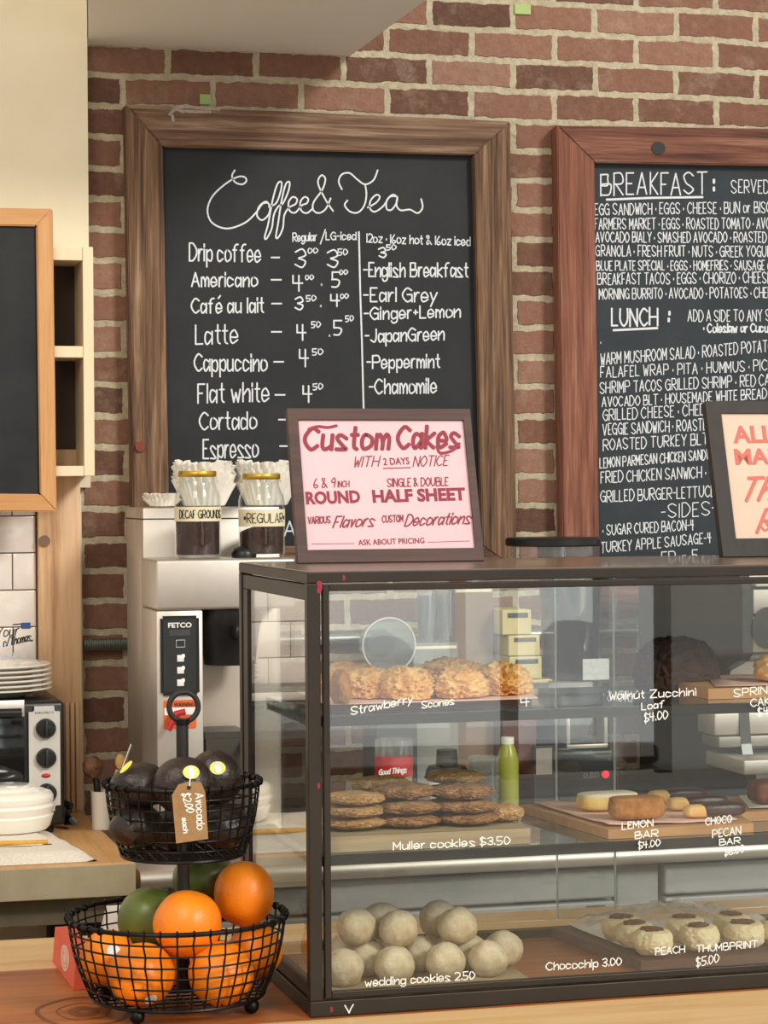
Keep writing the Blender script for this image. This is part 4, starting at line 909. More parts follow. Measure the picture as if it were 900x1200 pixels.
cl = PY(636, 888, 4.42); 
cd_ = thing('card_holder', 'small pale printed card on a dark stand, left of the grinder', 'card', (cl.x, 4.42, SZ))
a, b_ = PY(628, 877, 4.42), PY(647, 907, 4.42)
MB().box((a.x-.004, 4.422, SZ+.0004), (b_.x+.004, 4.436, a.z+.004), .001).build('stand', M['softblack'], cd_, smooth=False)
MB().box((a.x, 4.4195, b_.z), (b_.x, 4.4218, a.z)).build('card', M['steel_d'], cd_, smooth=False)
# ------------------------------------------------------------------ pastry case
CX0, CX1, CY0, CY1, CZ0, CZ1 = .648, 1.95, 2.777, 3.20, .9204, 1.470
pcase = thing('pastry_case', 'glass pastry case in a dark bronze frame with two glass shelves, on the counter', 'display case', (1.2, 2.98, CZ0))
def cb(nm, lo, hi, mat=M['bk_metal'], bv=.0012, par=pcase): return MB().box(lo, hi, bv).build(nm, mat, par, smooth=False)
t = .0165
cb('top_panel', (CX0, CY0, CZ1-.0145), (CX1, CY1, CZ1-.0012), M['bk_metal'])
cb('top_surface', (CX0+.002, CY0+.002, CZ1-.0012), (CX1-.002, CY1-.002, CZ1), M['bk_top'], 0)
cb('base_rail', (CX0, CY0, CZ0), (CX1, CY0+.02, CZ0+.0195)); cb('base_rail', (CX0, CY1-.02, CZ0), (CX1, CY1, CZ0+.012))
cb('base_rail', (CX0, CY0+.0202, CZ0), (CX0+.018, CY1-.0202, CZ0+.0195)); cb('base_rail', (CX1-.018, CY0+.0202, CZ0), (CX1, CY1-.0202, CZ0+.0195))
for x in (CX0, CX1-t):
    for y in (CY0, CY1-t): cb('corner_post', (x, y, CZ0+.0198), (x+t, y+t, CZ1-.0148))
# inner frame of the front glass
ix0, ix1 = PY(379.5, 900, CY0+.002).x, CX1-t-.002; iz0, iz1 = CZ0+.0215, CZ1-.0165; bw_ = .0085
for nm, lo, hi in (('front_frame', (ix0, CY0+.002, iz0), (ix0+bw_, CY0+.012, iz1)), ('front_frame', (ix1-bw_, CY0+.002, iz0), (ix1, CY0+.012, iz1)), ('front_frame', (ix0+bw_, CY0+.002, iz1-.0085), (ix1-bw_, CY0+.012, iz1)), ('front_frame', (ix0+bw_, CY0+.002, iz0), (ix1-bw_, CY0+.012, iz0+.0085))): cb(nm, lo, hi)
# side frames
sy0, sy1 = CY0+t+.001, CY1-t-.001
for nm, lo, hi in (('side_frame', (CX0+.002, sy0, iz1-.02), (CX0+.012, sy1, iz1)), ('side_frame', (CX0+.002, sy0, iz0), (CX0+.012, sy1, iz0+.018)), ('side_frame', (CX0+.002, sy1-.03, iz0+.018), (CX0+.012, sy1, iz1-.02))): cb(nm, lo, hi)
def pn(nm, lo, hi, mt=M['glass']):
    lo, hi = Vector(lo), Vector(hi); return MB().box(lo, hi).build(nm, mt, pcase, smooth=False)
pn('front_glass', (ix0+bw_-.002, CY0+.005, iz0+.006), (ix1-bw_+.002, CY0+.008, iz1-.006))
pn('side_glass', (CX0+.005, sy0-.0005, iz0+.016), (CX0+.008, sy1-.028, iz1-.018))
pn('sliding_glass', (CX0+t+.001, CY1-.012, iz0+.002), (PY(720, 800, CY1).x, CY1-.008, iz1-.004)); pn('sliding_glass', (PY(652, 800, CY1-.005).x, CY1-.0065, iz0+.002), (CX1-t-.001, CY1-.0025, iz1-.004))
edge = plain('polished_glass_edge', 'DDE8EC', .25, c2='C9D6DC', scale=8)
for px, yy in ((652, CY1-.0068), (720, CY1-.0125)):
    x = PY(px, 800, yy).x; cb('glass_edge', (x-.0010, yy-.0006, iz0+.002), (x+.0010, yy+.0034, iz1-.004), edge, 0)
# shelves
US, LS = 1.2905, 1.118; SB = 3.08
shelfglass = pane('shelf_glass', (.62, .66, .66), .06)
for zt_, yb in ((US, SB), (LS, SB)):
    pn('glass_shelf', (CX0+.0125, CY0+.014, zt_-.008), (CX1-t-.002, yb, zt_), shelfglass)
    cb('shelf_rail', (CX0+.0125, CY0+.0125, zt_-.0125), (CX1-t-.002, CY0+.0195, zt_-.0083)); cb('shelf_rail', (CX0+.0125, yb-.006, zt_-.0125), (CX1-t-.002, yb, zt_-.0083))
    cb('shelf_bracket', (CX0+.0122, CY0+.0197, zt_-.0165), (CX0+.0175, yb-.0065, zt_-.0083))
    cb('shelf_lip', (CX0+.0125, CY0+.0090, zt_-.013), (CX1-t-.002, CY0+.0122, zt_-.001), M['softblack'], 0)
# writing on the front glass
PW = .0013
def note(lines, w=PW):
    L = Letters((0, CY0+.005, 0), (0, -1, 0), .0004)
    for a in lines: L.text(*a, w, jit=.15, gap=1.2)
    L.build('price_writing', M['paint_pen'], pcase)
note([("Walnut Zucchini",714,820,815,815,9),("Loaf",752,832,778,829,8),("$4.00",755,846.5,782,842,10)])
note([("SPRINKLE",860,817,922,810,9),("CAKE",880,828,908,825,9),("$4",888,839,900,837,9)])
note([("LEMON",729,972,765,968,8),("BAR",744,983,771,980,8),("$4.00",748,995,773,991,8)])
note([("CHOCO",827,967,857,963.5,8.5),("PECAN",835,982,868,977,9),("BAR",843,990.5,867,988,7),("$6.00",849,1003,872,998,9)])
note([("Chocochip 3.00",640,1137,728,1131,9)]); note([("PEACH",768,1119,802,1116,8),("THUMBPRINT",816,1116,887,1110,8),("$5.00",816,1133,842,1127,10)])
note([("wedding cookies 2.50",428,1156,556,1147,9)]); note([("Muller cookies $3.50",461,996,597,989,9)]); note([("Strawberry",411,838,484,823,9),("Scones",494,830,532,825,8)], .0014); note([("4",610,828,620,827,10)])
for x, y, w in ((374, 688, .006), (402.5, 677, .003), (373, 921, .003), (388, 1183, .003)):
    L = Letters((0, CY0, 0), (0, -1, 0), .0004); L.px([(x, y-3*w/.004), (x+1, y), (x, y+3*w/.004)], w); L.build('red_paint_spot', M['crimson'], pcase)
L = Letters((0, CY0, 0), (0, -1, 0), .0004); L.px([(404, 1178), (407, 1183), (409, 1187), (411, 1182), (414, 1177)], .0014); L.build('white_paint_mark', M['paint_pen'], pcase)
# ------------------------------------------------------------------ signs on top of the case
def easel_sign(nm, bl, br, tl, tr, ibl, ibr, itl, itr, Yb, label, fm, pm):
    B = PY(*bl, Yb); x0 = B.x; tp = PX(*tl, x0); d = Vector((0, tp.y-Yb, tp.z-CZ1)); 
    n_ = Vector((1, 0, 0)).cross(d).normalized()       # faces the shop
    if n_.y > 0: n_ = -n_
    base = Vector((x0, Yb, CZ1)); 
    th = .014
    s = thing(nm, label, 'sign', (base.x+.13, Yb+.03, CZ1))
    up = d.normalized()
    hit = lambda p: HIT(p[0], p[1], base, n_)
    # rectangular in its own plane
    W_ = hit(br).x-x0; H_ = d.length
    P = lambda u, v, k=0: base+Vector((u, 0, 0))+up*v+n_*k
    def inn(p): h = hit(p)-base; return h.x, h.dot(up)
    l = inn(itl)[0]*.5+inn(ibl)[0]*.5; r_ = W_-l if itr is None else inn(itr)[0]*.5+inn(ibr)[0]*.5; bo = inn(ibl)[1]; to_ = inn(itl)[1]
    lift = .0009-min(0, n_.z)*0+th*abs(n_.z)*0
    ins = -up*0
    O = [(0, 0), (W_, 0), (W_, H_), (0, H_)]; I = [(l, bo), (r_, bo), (r_, to_), (l, to_)]
    up0 = Vector((0, 0, .0012))
    for k in range(4):
        j = (k+1) % 4
        MB().prism([P(*O[k])+up0, P(*O[j])+up0, P(*I[j])+up0, P(*I[k])+up0], -n_*th+Vector((0, 0, 0))).build('frame_rail', fm, s, smooth=False)
    e = .004
    MB().prism([P(l-e, bo-e, -.004)+up0, P(r_+e, bo-e, -.004)+up0, P(r_+e, to_+e, -.004)+up0, P(l-e, to_+e, -.004)+up0], -n_*.003).build('printed_sheet', pm, s, smooth=False)
    MB().prism([P(l-e, bo-e, -.0085)+up0, P(r_+e, bo-e, -.0085)+up0, P(r_+e, to_+e, -.0085)+up0, P(l-e, to_+e, -.0085)+up0], -n_*.004).build('back_board', M['kraft'], s, smooth=False)
    m0 = P(W_*.5, H_*.62, -.0145)
    f0 = Vector((m0.x, min(m0.y+.045, CY1-.004), CZ1+.0006))
    MB().prism([m0+Vector((-.02, 0, 0)), m0+Vector((.02, 0, 0)), f0+Vector((.028, 0, 0)), f0+Vector((-.028, 0, 0))], Vector((0, .003, .0012))).build('easel_back', M['kraft'], s, smooth=False)
    Lh = Letters(P(0, 0, -.004)+up0, n_, .0006)
    return s, Lh
s1, L = easel_sign('custom_cakes_sign', (349.5, 657.5), (567, 653), (336.5, 479.5), (552.5, 478), (360.6, 645.5), (555, 643.4), (349.5, 492.5), (545.7, 491.3), 3.08, 'pink framed sign for custom cakes leaning back on top of the pastry case', M['signwood'], M['poster_pink'])
def heavy(s, *a, w=.0050, slant=.9, **k): L.text(s, *a, w, slant=slant, **k)
heavy("Custom", 357, 527, 455, 526, 25, w=.0056, slant=.10, gap=1.6); heavy("Cakes", 466, 525.5, 537, 524, 25, w=.0056, slant=.10, gap=1.6)
L.px([(362, 503), (372, 500), (384, 501), (394, 499)], .004, True); L.px([(512, 523), (516, 531), (530, 528), (538, 520)], .004, True)
for a in [("WITH",414,547.5,443,546.5,12),("NOTICE",484,547,524,545.5,12)]: heavy(*a, w=.0014, slant=.25)
L.bold("2 DAYS", 449.5, 545, 480, 544, 8, off=.015); L.px([(449,549),(481,548)], .0012)
for a in [("6 & 9",368,572,393,571,11),("SINGLE & DOUBLE",454,570.5,525,569,9.5)]: heavy(*a, w=.0014, slant=0)
heavy("INCH", 396, 571, 409, 570.5, 7, w=.0011, slant=0)
L.bold("ROUND", 359, 590.5, 422.5, 588.5, 13.6, off=.04); L.bold("HALF SHEET", 437, 588.5, 546, 585.5, 13.8, off=.04)
for a in [("VARIOUS",361,614,387,613,8),("CUSTOM",448,612.5,472,611.5,8)]: heavy(*a, w=.0014, slant=0)
heavy("Flavors", 390, 618.5, 437, 616.5, 13, w=.0020, slant=.4); heavy("Decorations", 474, 616.5, 550, 613.5, 13, w=.0020, slant=.4)
L.bold("ASK ABOUT PRICING", 420, 639, 497.5, 636.5, 6.4, off=.012); L.px([(365,637.5),(415,637)], .0006); L.px([(501,635.5),(550,634)], .0006)
L.build('printed_lettering', M['crimson'], s1)
s2, L = easel_sign('framed_sign', (847.5, 650), (1065, 646), (826.4, 471), (1044, 468), (863.7, 632), (1050, 629), (844, 484.8), (1032, 482), 3.08, 'peach sign in a plain black frame, right end of the pastry case top', M['signdark'], M['poster_peach'])
L.bold("ALL", 859.5, 518.7, 908, 518, 19, off=.03); L.bold("MADE", 862, 544, 935, 543, 17.5, off=.03)
heavy("The", 866, 587, 920, 585, 26, w=.0052, slant=.45); heavy("R", 887, 624, 905, 623, 26, w=.005, slant=.4); L.px([(890, 615), (896, 622), (904, 618)], .003)
L.build('printed_lettering', M['terracotta'], s2)
# ------------------------------------------------------------------ boards, papers and pastries in the case
def board(nm, x0, x1, y0, y1, z0, h, mat, label, cat='serving board', skew=0., edge='lip'):
    t_ = thing(nm, label, cat, ((x0+x1)/2, (y0+y1)/2, z0))
    z0 += .0005
    MB().prism([(x0, y0, z0), (x1, y0, z0), (x1+skew, y1, z0), (x0+skew, y1, z0)], (0, 0, h)).build('board_body', mat, t_, smooth=False); return t_
def paper(pts, z, mat, label, seed, cat='paper', curl=.003, nx=14, ny=14):
    """sheet of paper from four corner points, slightly curled"""
    c_ = [Vector(p) for p in pts]; vs = []; fs = []
    for i in range(nx+1):
        for j in range(ny+1):
            u, v = i/nx, j/ny; p = (c_[0]*(1-u)+c_[1]*u)*(1-v)+(c_[3]*(1-u)+c_[2]*u)*v
            ed = max(0, abs(u-.5)*2-.6)+max(0, abs(v-.5)*2-.6)
            p.z += .0008+curl*ed*(.6+.8*noise.noise((u*4, v*4, seed)))+.0006*abs(noise.noise((u*9, v*9, seed))); vs.append(p)
    for i in range(nx):
        for j in range(ny): a = i*(ny+1)+j; fs.append((a, a+ny+1, a+ny+2, a+1))
    ctr = sum(c_, Vector())/4
    o = MB().add(vs, fs).build(label[0], mat, origin=(ctr.x, ctr.y, z)); 
    md = o.modifiers.new('thickness', 'SOLIDIFY'); md.thickness = .0004; md.offset = 1
    return tag(o, label[1], cat)
z = US
b1 = board('serving_board', .675, PY(624, 800, 2.83).x, 2.835, 3.05, US, .008, M['board_dark'], 'dark board under the golden scones on the top shelf')
zt_ = US+.009
paper([(.68, 2.82, zt_), (PY(626, 800, 2.83).x, 2.815, zt_), (PY(620, 800, 3.0).x, 3.03, zt_), (.69, 3.03, zt_)], zt_, M['pinkpaper'], ('deli_paper', 'pink deli paper sheet under the golden scones'), 1)
def pastry(nm, px, py, Y, rad, z0, mat, label, cat, group=None, amp=((2, .25), (6, .18), (14, .08)), flat=-.62, seed=0, rot=0, sub=4, fn=None):
    c_ = PY(px, py, Y); cz = z0-flat*rad[2]
    bmb = MB().blob((c_.x, Y, cz), rad, sub, amp, flat, seed, rot, fn)
    zmin = min(v[2] for v in bmb.v); bmb.v = [(v[0], v[1], v[2]-zmin+z0) for v in bmb.v]
    o = bmb.build(nm, mat, origin=(c_.x, Y, z0)); return tag(o, label, cat, group)
zs_ = zt_+.0030
sc = [(408, 2.98, .028, 'small golden scone at the far left of the top shelf, behind the cut end piece'), (433, 2.91, .031, 'golden scone second from the left on the top shelf'), (475, 2.882, .034, 'golden scone in front of the clear round tub on the top shelf'), (527, 2.955, .036, 'smooth domed golden scone in the middle of the top shelf, with a red berry'), (541, 2.868, .029, 'lumpy golden scone in front of the domed one on the top shelf'), (589, 2.90, .034, 'golden scone at the right end of the row on the top shelf')]
sam = ((1.6, .16), (4, -.22), (8, -.16), (15, .06))
for k, (px, Y, r_, lab) in enumerate(sc): pastry('scone', px, 790, Y, (r_*1.22, r_, r_*(.72 if k else .9)), zs_, M['scone'], lab, 'scone', 'scones on the top shelf', sam, -.55, k+1, k*.9, 5)
for k, (px, py, Y) in enumerate(((521, 775, 2.912), (574, 777, 2.905))): pass
pastry('loaf_slice', 399, 800, 2.832, (.013, .022, .024), zt_+.002, M['crumb'], 'cut brown end piece of a bake at the left end of the top shelf', 'bake', None, ((3, .12), (9, .08)), -.8, 3)
# dark loaf on the top shelf
dl = PY(800, 790, 2.99)
lf = pastry('loaf_cake', 793, 790, 2.985, (.056, .040, .048), US+.0008, M['loaf'], 'dark brown walnut loaf at the middle of the top shelf, behind its written price', 'loaf', None, ((1.5, .10), (6, -.12), (14, -.10)), -.5, 11, .1, 5, lambda p: Vector((math.copysign(abs(p.x)**.7, p.x)*1.05, p.y, p.z)))
b2 = board('serving_board', PY(830, 795, 2.84).x, 1.72, 2.84, 3.04, US, .014, M['board'], 'light wooden board at the right end of the top shelf')
zz = US+.0148
paper([(PY(835, 790, 2.85).x+.004, 2.848, zz), (1.66, 2.85, zz), (1.68, 3.02, zz), (PY(835, 790, 2.95).x+.02, 3.02, zz)], zz, M['pinkpaper'], ('deli_paper', 'pink deli paper on the board at the right end of the top shelf'), 2)
pastry('cake_slice', 908, 780, 2.90, (.028, .03, .022), zz+.0025, M['scone'], 'golden bake cut off by the right edge on the top shelf', 'cake', None, ((3, .15), (8, .1)), -.7, 5)
# middle shelf: cookies
b3 = board('serving_board', .672, PY(622, 980, 2.80).x, 2.802, 3.03, LS, .0195, M['board_grey'], 'thick weathered board under the oat cookies on the lower glass shelf')
zc_ = LS+.0205
def cookie(px, Y, z0, r_, h, mat, label, seed, tilt=0.):
    c_ = PY(px, 960, Y); bmb = MB().blob((0, 0, 0), (r_, r_, h), 5, ((2, .08), (6, -.12), (14, -.10)), None, seed)
    Mx = Matrix.Rotation(tilt, 3, 'Y'); bmb.v = [tuple(Mx @ Vector(v)) for v in bmb.v]
    zmin = min(v[2] for v in bmb.v); bmb.v = [(v[0]+c_.x, v[1]+Y, v[2]-zmin+z0) for v in bmb.v]
    o = bmb.build('oat_cookie', mat, origin=(c_.x, Y, z0)); tag(o, label, 'cookie', 'oat cookies on the lower glass shelf')
pile = [  # px, Y, bottom z offset, radius, half height, material, label
 (414, 2.868, 0, .040, .0085, 0, 'oat cookie lying on the board at the bottom of the left front pile'), (413, 2.868, .0150, .039, .0085, 0, 'oat cookie in the middle of the left front pile'), (416, 2.87, .030, .037, .0085, 0, 'oat cookie on top of the left front pile, against the case post'),
 (478, 2.868, 0, .040, .0085, 1, 'oat cookie on the board at the bottom of the second pile from the left'), (479, 2.872, .0150, .040, .0085, 1, 'oat cookie second up in the second pile from the left'), (474, 2.90, .0310, .040, .010, 1, 'dark oat cookie tilted on top of the second pile from the left'),
 (548, 2.862, 0, .038, .0085, 1, 'oat cookie on the board at the bottom of the third pile from the left'), (546, 2.865, .0150, .038, .0085, 1, 'oat cookie in the middle of the third pile from the left'), (543, 2.88, .030, .039, .0105, 1, 'dark oat cookie on top of the third pile, before the black lidded cup'),
 (592, 2.868, 0, .024, .012, 0, 'small oat cookie lying alone at the right end of the thick board'),
 (442, 2.965, 0, .038, .0095, 0, 'oat cookie at the bottom of the back pile, left'), (444, 2.965, .0170, .038, .0095, 0, 'oat cookie in the middle of the back pile, left'), (446, 2.965, .0345, .038, .0095, 0, 'oat cookie on top of the back pile, left'),
 (530, 2.965, 0, .038, .0105, 0, 'oat cookie at the bottom of the back pile, right'), (532, 2.965, .0190, .038, .0105, 0, 'oat cookie in the middle of the back pile, right'), (534, 2.965, .0385, .038, .0095, 0, 'oat cookie on top of the back pile, right, before the clear cups')]
for k, (px, Y, zo, r_, h, mi, lab) in enumerate(pile): cookie(px, Y, zc_+zo+.0004*k*0, r_, h*.86, M['cookie_dk' if mi else 'cookie'], lab, k+20, 0)
# middle board with bars
by0 = 2.84; bxl = PY(718, 978, 2.815)
b4 = thing('serving_board', 'light wooden board of bars in the middle of the lower glass shelf', 'serving board', (1.13, 2.93, LS))
pts = [PZ(720, 979, LS+.0005+.010), PZ(893, 971, LS+.0105), PZ(868, 935, LS+.0105), PZ(611, 937, LS+.0105)]
pts = [(1.050, 2.806, 0), (1.252, 2.806, 0), (1.30, 3.05, 0), (1.02, 3.07, 0)]
MB().prism([(x, y, LS+.0005) for x, y, _ in pts], (0, 0, .012)).build('board_body', M['board'], b4, smooth=False)
zb_ = LS+.0128
paper([(1.058, 2.825, zb_), (1.235, 2.818, zb_), (1.262, 3.04, zb_), (1.035, 3.06, zb_)], zb_, M['pinkpaper'], ('deli_paper', 'pink deli paper under the lemon and chocolate dipped bars'), 4, curl=.006)
def bar(nm, px, Y, rad, z0, mat, label, cat, rot, seed, top=None, group=None, topmat=None):
    c_ = PY(px, 950, Y); t_ = thing(nm, label, cat, (c_.x, Y, z0), group)
    sq = lambda p: Vector((math.copysign(abs(p.x)**.45, p.x), math.copysign(abs(p.y)**.45, p.y), math.copysign(abs(p.z)**.6, p.z)))
    bmb = MB().blob((c_.x, Y, z0+rad[2]), rad, 5, ((6, .03), (14, .04)), None, seed, rot, sq); zm = min(v[2] for v in bmb.v); bmb.v = [(v[0], v[1], v[2]-zm+z0) for v in bmb.v]
    bmb.build('bar_body', mat, t_)
    if top:
        bmb = MB().blob((c_.x, Y, z0+rad[2]*1.72), (rad[0]*.96, rad[1]*.95, rad[2]*.36), 5, ((6, .04), (18, .05)), None, seed+1, rot, sq); bmb.build(top, topmat, t_)
    return t_
zp = zb_+.0030
bar('lemon_bar', 712, 2.965, (.042, .020, .0115), zp, M['lemon'], 'yellow lemon bar dusted with sugar, behind the brown crumb bar', 'bar', .05, 31, 'sugar_dusting', None, M['sugar_top'])
bar('crumb_bar', 746, 2.868, (.037, .018, .0145), zp, M['crumb'], 'brown crumb topped bar in front of the lemon bar', 'bar', -.05, 35, 'crumb_topping', None, M['crumb'])
def dipped(px, Y, label, rot, frac, seed, z0=zp):
    c_ = PY(px, 950, Y); t_ = thing('dipped_bar', label, 'bar', (c_.x, Y, z0), 'chocolate dipped bars')
    sq = lambda p: Vector((math.copysign(abs(p.x)**.6, p.x), math.copysign(abs(p.y)**.6, p.y), math.copysign(abs(p.z)**.7, p.z)))
    ax = Vector((math.cos(rot), math.sin(rot), 0))
    for nm, dx, rx, k, mt in (('shortbread_end', -.026, .018, .88, M['shortbread']), ('chocolate_coat', .008, .034, 1, M['choc'])):
        p = c_+ax*dx; bmb = MB().blob((p.x, Y+ax.y*dx, z0+.0095), (rx, .0145*k, .0095*k), 4, ((4, .05), (10, .03)), None, seed, rot, sq)
        zm = min(v[2] for v in bmb.v); bmb.v = [(v[0], v[1], v[2]-zm+z0) for v in bmb.v]; bmb.build(nm, mt, t_)
dipped(795, 3.01, 'chocolate dipped bar at the back of the board, right of the lemon bar', .02, .7, 41)
dipped(818, 2.93, 'chocolate dipped bar in the middle of the three, right of the crumb bar', -.03, .7, 42, )
dipped(838, 2.855, 'chocolate dipped bar at the front with the longest plain shortbread end', .0, .6, 43)
# right board on the lower shelf
b5 = board('serving_board', PY(868, 940, 2.90).x, 1.75, 2.90, 3.05, LS, .013, M['board'], 'wooden board at the right end of the lower glass shelf')
zz = LS+.0138
paper([(PY(872, 930, 2.92).x+.006, 2.915, zz), (1.7, 2.915, zz), (1.7, 3.04, zz), (PY(872, 930, 3.0).x+.01, 3.04, zz)], zz, M['paper_w'], ('deli_paper', 'white paper on the board at the right end of the lower glass shelf'), 6, curl=.004)
bar('brown_cake', 900, 2.955, (.026, .022, .016), zz+.0028, M['jam'], 'dark brown cake piece at the right edge of the lower glass shelf', 'cake', .0, 51)
# bottom of the case: wedding cookies
FZ = .9204
b6 = board('serving_board', .685, PY(621, 1145, 2.835).x, 2.835, 3.07, FZ, .018, M['board_grey'], 'weathered board of sugar dusted biscuit balls on the case floor')
zw = FZ+.019
rw = .0262
balls = [(403, 1118, 2.866), (462, 1118, 2.866), (522, 1114, 2.868), (572, 1108, 2.868), (432, 1112, 2.918), (492, 1106, 2.922), (548, 1104, 2.918), (404, 1108, 2.962), (462, 1106, 2.968), (520, 1106, 2.972), (590, 1100, 2.92)]
wl_ = ['at the front left corner, half behind the case post', 'second from the left in the front row', 'third from the left in the front row', 'at the right end of the front row', 'second row, between the two left front ones', 'second row, near the middle of the pile', 'second row, right of the middle', 'at the back left of the bottom layer', 'at the back, left of the middle', 'at the back right of the bottom layer', 'second row, at the far right']
for k, ((px, py, Y), lab) in enumerate(zip(balls, wl_)):
    pastry('wedding_cookie', px, py, Y, (rw, rw, rw*.94), zw, M['sugar'], 'sugar dusted biscuit ball '+lab, 'biscuit', 'biscuit balls on the case floor', ((1.5, .07), (5, .035), (18, .02)), -.86, k+60, k, 4)
for k, (px, Y, dz, lab) in enumerate(((418, 2.916, .0395, 'upper layer, at the left'), (467, 2.893, .0385, 'upper layer, front middle with a white gleam'), (447, 2.945, .040, 'upper layer, highest at the back left'), (514, 2.945, .0385, 'upper layer, highest on the right'), (536, 2.893, .038, 'upper layer, front right'))):
    pastry('wedding_cookie', px, 1070, Y, (rw, rw, rw*.94), zw+dz, M['sugar'], 'sugar dusted biscuit ball in the '+lab, 'biscuit', 'biscuit balls on the case floor', ((1.5, .07), (5, .035), (18, .02)), -.95, k+80, k, 4)
# dark tray of thumbprints
b7 = thing('serving_board', 'dark wooden board of topped thumbprint biscuits on the case floor', 'serving board', (1.25, 3.0, FZ))
MB().prism([(PZ(756, 1131, FZ+.012).x, 2.915, FZ+.0005), (1.62, 2.915, FZ+.0005), (1.62, 3.177, FZ+.0005), (PZ(756, 1131, FZ+.012).x-.035, 3.177, FZ+.0005)], (0, 0, .014)).build('board_body', M['board_dark'], b7, smooth=False)
zt2 = FZ+.0148; bx = PZ(756, 1131, FZ+.012).x
paper([(bx+.01, 2.985, zt2), (1.40, 2.985, zt2), (1.42, 3.172, zt2), (bx-.012, 3.172, zt2)], zt2, M['paper_w'], ('deli_paper', 'pale paper sheet behind and under the thumbprint biscuits'), 8, curl=.008)
# clear bag draped at the back
bm = MB(); vs = []; fs = []; nx, ny = 40, 26
for i in range(nx+1):
    for j in range(ny+1):
        u, v = i/nx, j/ny; x = bx+.005+u*.235+.02*noise.noise((v*5, 2.2, 1)); y = 3.088+v*.085
        hgt = .034*math.sin(math.pi*min(1, u*1.0))**.6*(1-.55*abs(v-.5)*2); zz = zt2+.0095+max(0, hgt*(.75+.5*noise.noise((u*9, v*5, 4)))+.004*noise.noise((u*30, v*22, 7))); vs.append((x, y, zz))
for i in range(nx):
    for j in range(ny): a = i*(ny+1)+j; fs.append((a, a+ny+1, a+ny+2, a+1))
bg = MB().add(vs, fs).build('clear_bag', M['baggie'], origin=(bx+.12, 3.13, zt2)); tag(bg, 'crumpled clear plastic bag lying behind the thumbprint biscuits', 'bag')
th_ = [(729, 3.045, 'back left'), (745, 2.997, 'middle of the left file'), (765, 2.945, 'front of the left file'), (803, 3.02, 'behind the second one of the front row'), (820, 2.955, 'second from the left in the front row'), (858, 3.02, 'back row right, half hidden'), (872, 2.958, 'third from the left in the front row'), (912, 2.965, 'cut off by the right edge')]
for k, (px, Y, lab) in enumerate(th_):
    c_ = PY(px, 1100, Y); t_ = thing('thumbprint_biscuit', 'pale thumbprint biscuit with browned topping, '+lab, 'biscuit', (c_.x, Y, zt2+.003), 'thumbprint biscuits on the dark board')
    bmb = MB().blob((c_.x, Y, 0), (.0285, .0265, .024), 5, ((2, .08), (6, .06), (14, .03)), -.72, k+100, k, lambda p: Vector((p.x, p.y, p.z if p.z < .55 else .55+(p.z-.55)*.35))); zm = min(v[2] for v in bmb.v)
    bmb.v = [(v[0], v[1], v[2]-zm+zt2+.003) for v in bmb.v]; ztp = max(v[2] for v in bmb.v); bmb.build('biscuit_body', M['thumb'], t_)
    MB().blob((c_.x-.002, Y-.001, ztp-.0015), (.0165, .0145, .0035), 4, ((3, .25), (8, .12)), None, k+130, k).build('topping', M['jam'], t_)
# ------------------------------------------------------------------ two tier wire fruit basket
BX, BYc = PY(208, 1150, 2.885).x, 2.885
PX_ = BX+.004
fb = thing('fruit_basket_stand', 'two tier black wire fruit basket stand with a ring handle, left of the pastry case', 'fruit basket', (BX, BYc, .92))
def bowl(cx, cy, z0, z1, r0, r1, nv, nh, nm, bulge=.08):
    mb = MB(); prof = []
    for i in range(nh+1):
        u = i/nh; prof.append((r0+(r1-r0)*u+bulge*r0*math.sin(math.pi*u)*.6, z0+(z1-z0)*u))
    for i, (r_, z) in enumerate(prof[:-1]): mb.ring((cx, cy, z), r_, .0012 if i else .0022, 64, 6)
    for k in range(nv):
        a = 2*math.pi*(k+.35)/nv; wob = .012*math.sin(k*2.3)
        mb.tube([(cx+r_*math.cos(a+wob*math.sin(3*i)), cy+r_*math.sin(a+wob*math.sin(3*i)), z) for i, (r_, z) in enumerate(prof)], .0012, 6)
    # floor grid
    for k in range(-5, 6):
        d = k*r0/5.5; hlf = math.sqrt(max(0, r0*r0-d*d))
        mb.tube([(cx+d, cy-hlf, z0), (cx+d, cy+hlf, z0)], .0012, 6); mb.tube([(cx-hlf, cy+d, z0), (cx+hlf, cy+d, z0)], .0012, 6)
    w_ = mb.build('wire_mesh', M['blackwire'], fb)
    MB().ring((cx, cy, z1), r1, .0030, 72, 8).build('rim', M['blackwire'], fb)
    mb = MB(); 
    for k in range(nv):
        a = 2*math.pi*(k+.35)/nv; mb.ring((cx+r1*math.cos(a), cy+r1*math.sin(a), z1), .0042, .0012, 8, 4, 'Y' if abs(math.sin(a)) < .7 else 'X')
    mb.build('wire_wrap', M['blackwire'], w_)
zl0, zl1, zu0, zu1 = .9385, PY(208, 1072, BYc).z, PY(212, 1000, BYc).z, PY(212, 916, BYc).z
R1 = (PY(335, 1072, BYc).x-PY(80, 1072, BYc).x)/2*.985; R2 = (PY(303, 916, BYc).x-PY(125, 916, BYc).x)/2
UX = PY(214, 916, BYc).x
bowl(BX, BYc, zl0, zl1, R1*.80, R1, 42, 7, 'lower')
bowl(UX, BYc, zu0, zu1, R2*.80, R2, 34, 7, 'upper')
for k in range(4):
    a = math.pi*(.25+.5*k)+.12; x, y = BX+R1*.76*math.cos(a), BYc+R1*.76*math.sin(a)
    ft = MB().blob((x, y, .9205+.0095), (.0095, .0095, .0095), 3).build('foot', M['blackwire'], fb); MB().tube([(x, y, .937), (x, y, zl0+.002)], .003, 8).build('foot_pin', M['blackwire'], ft)
zr = PY(218, 828, BYc).z; rro = .0185
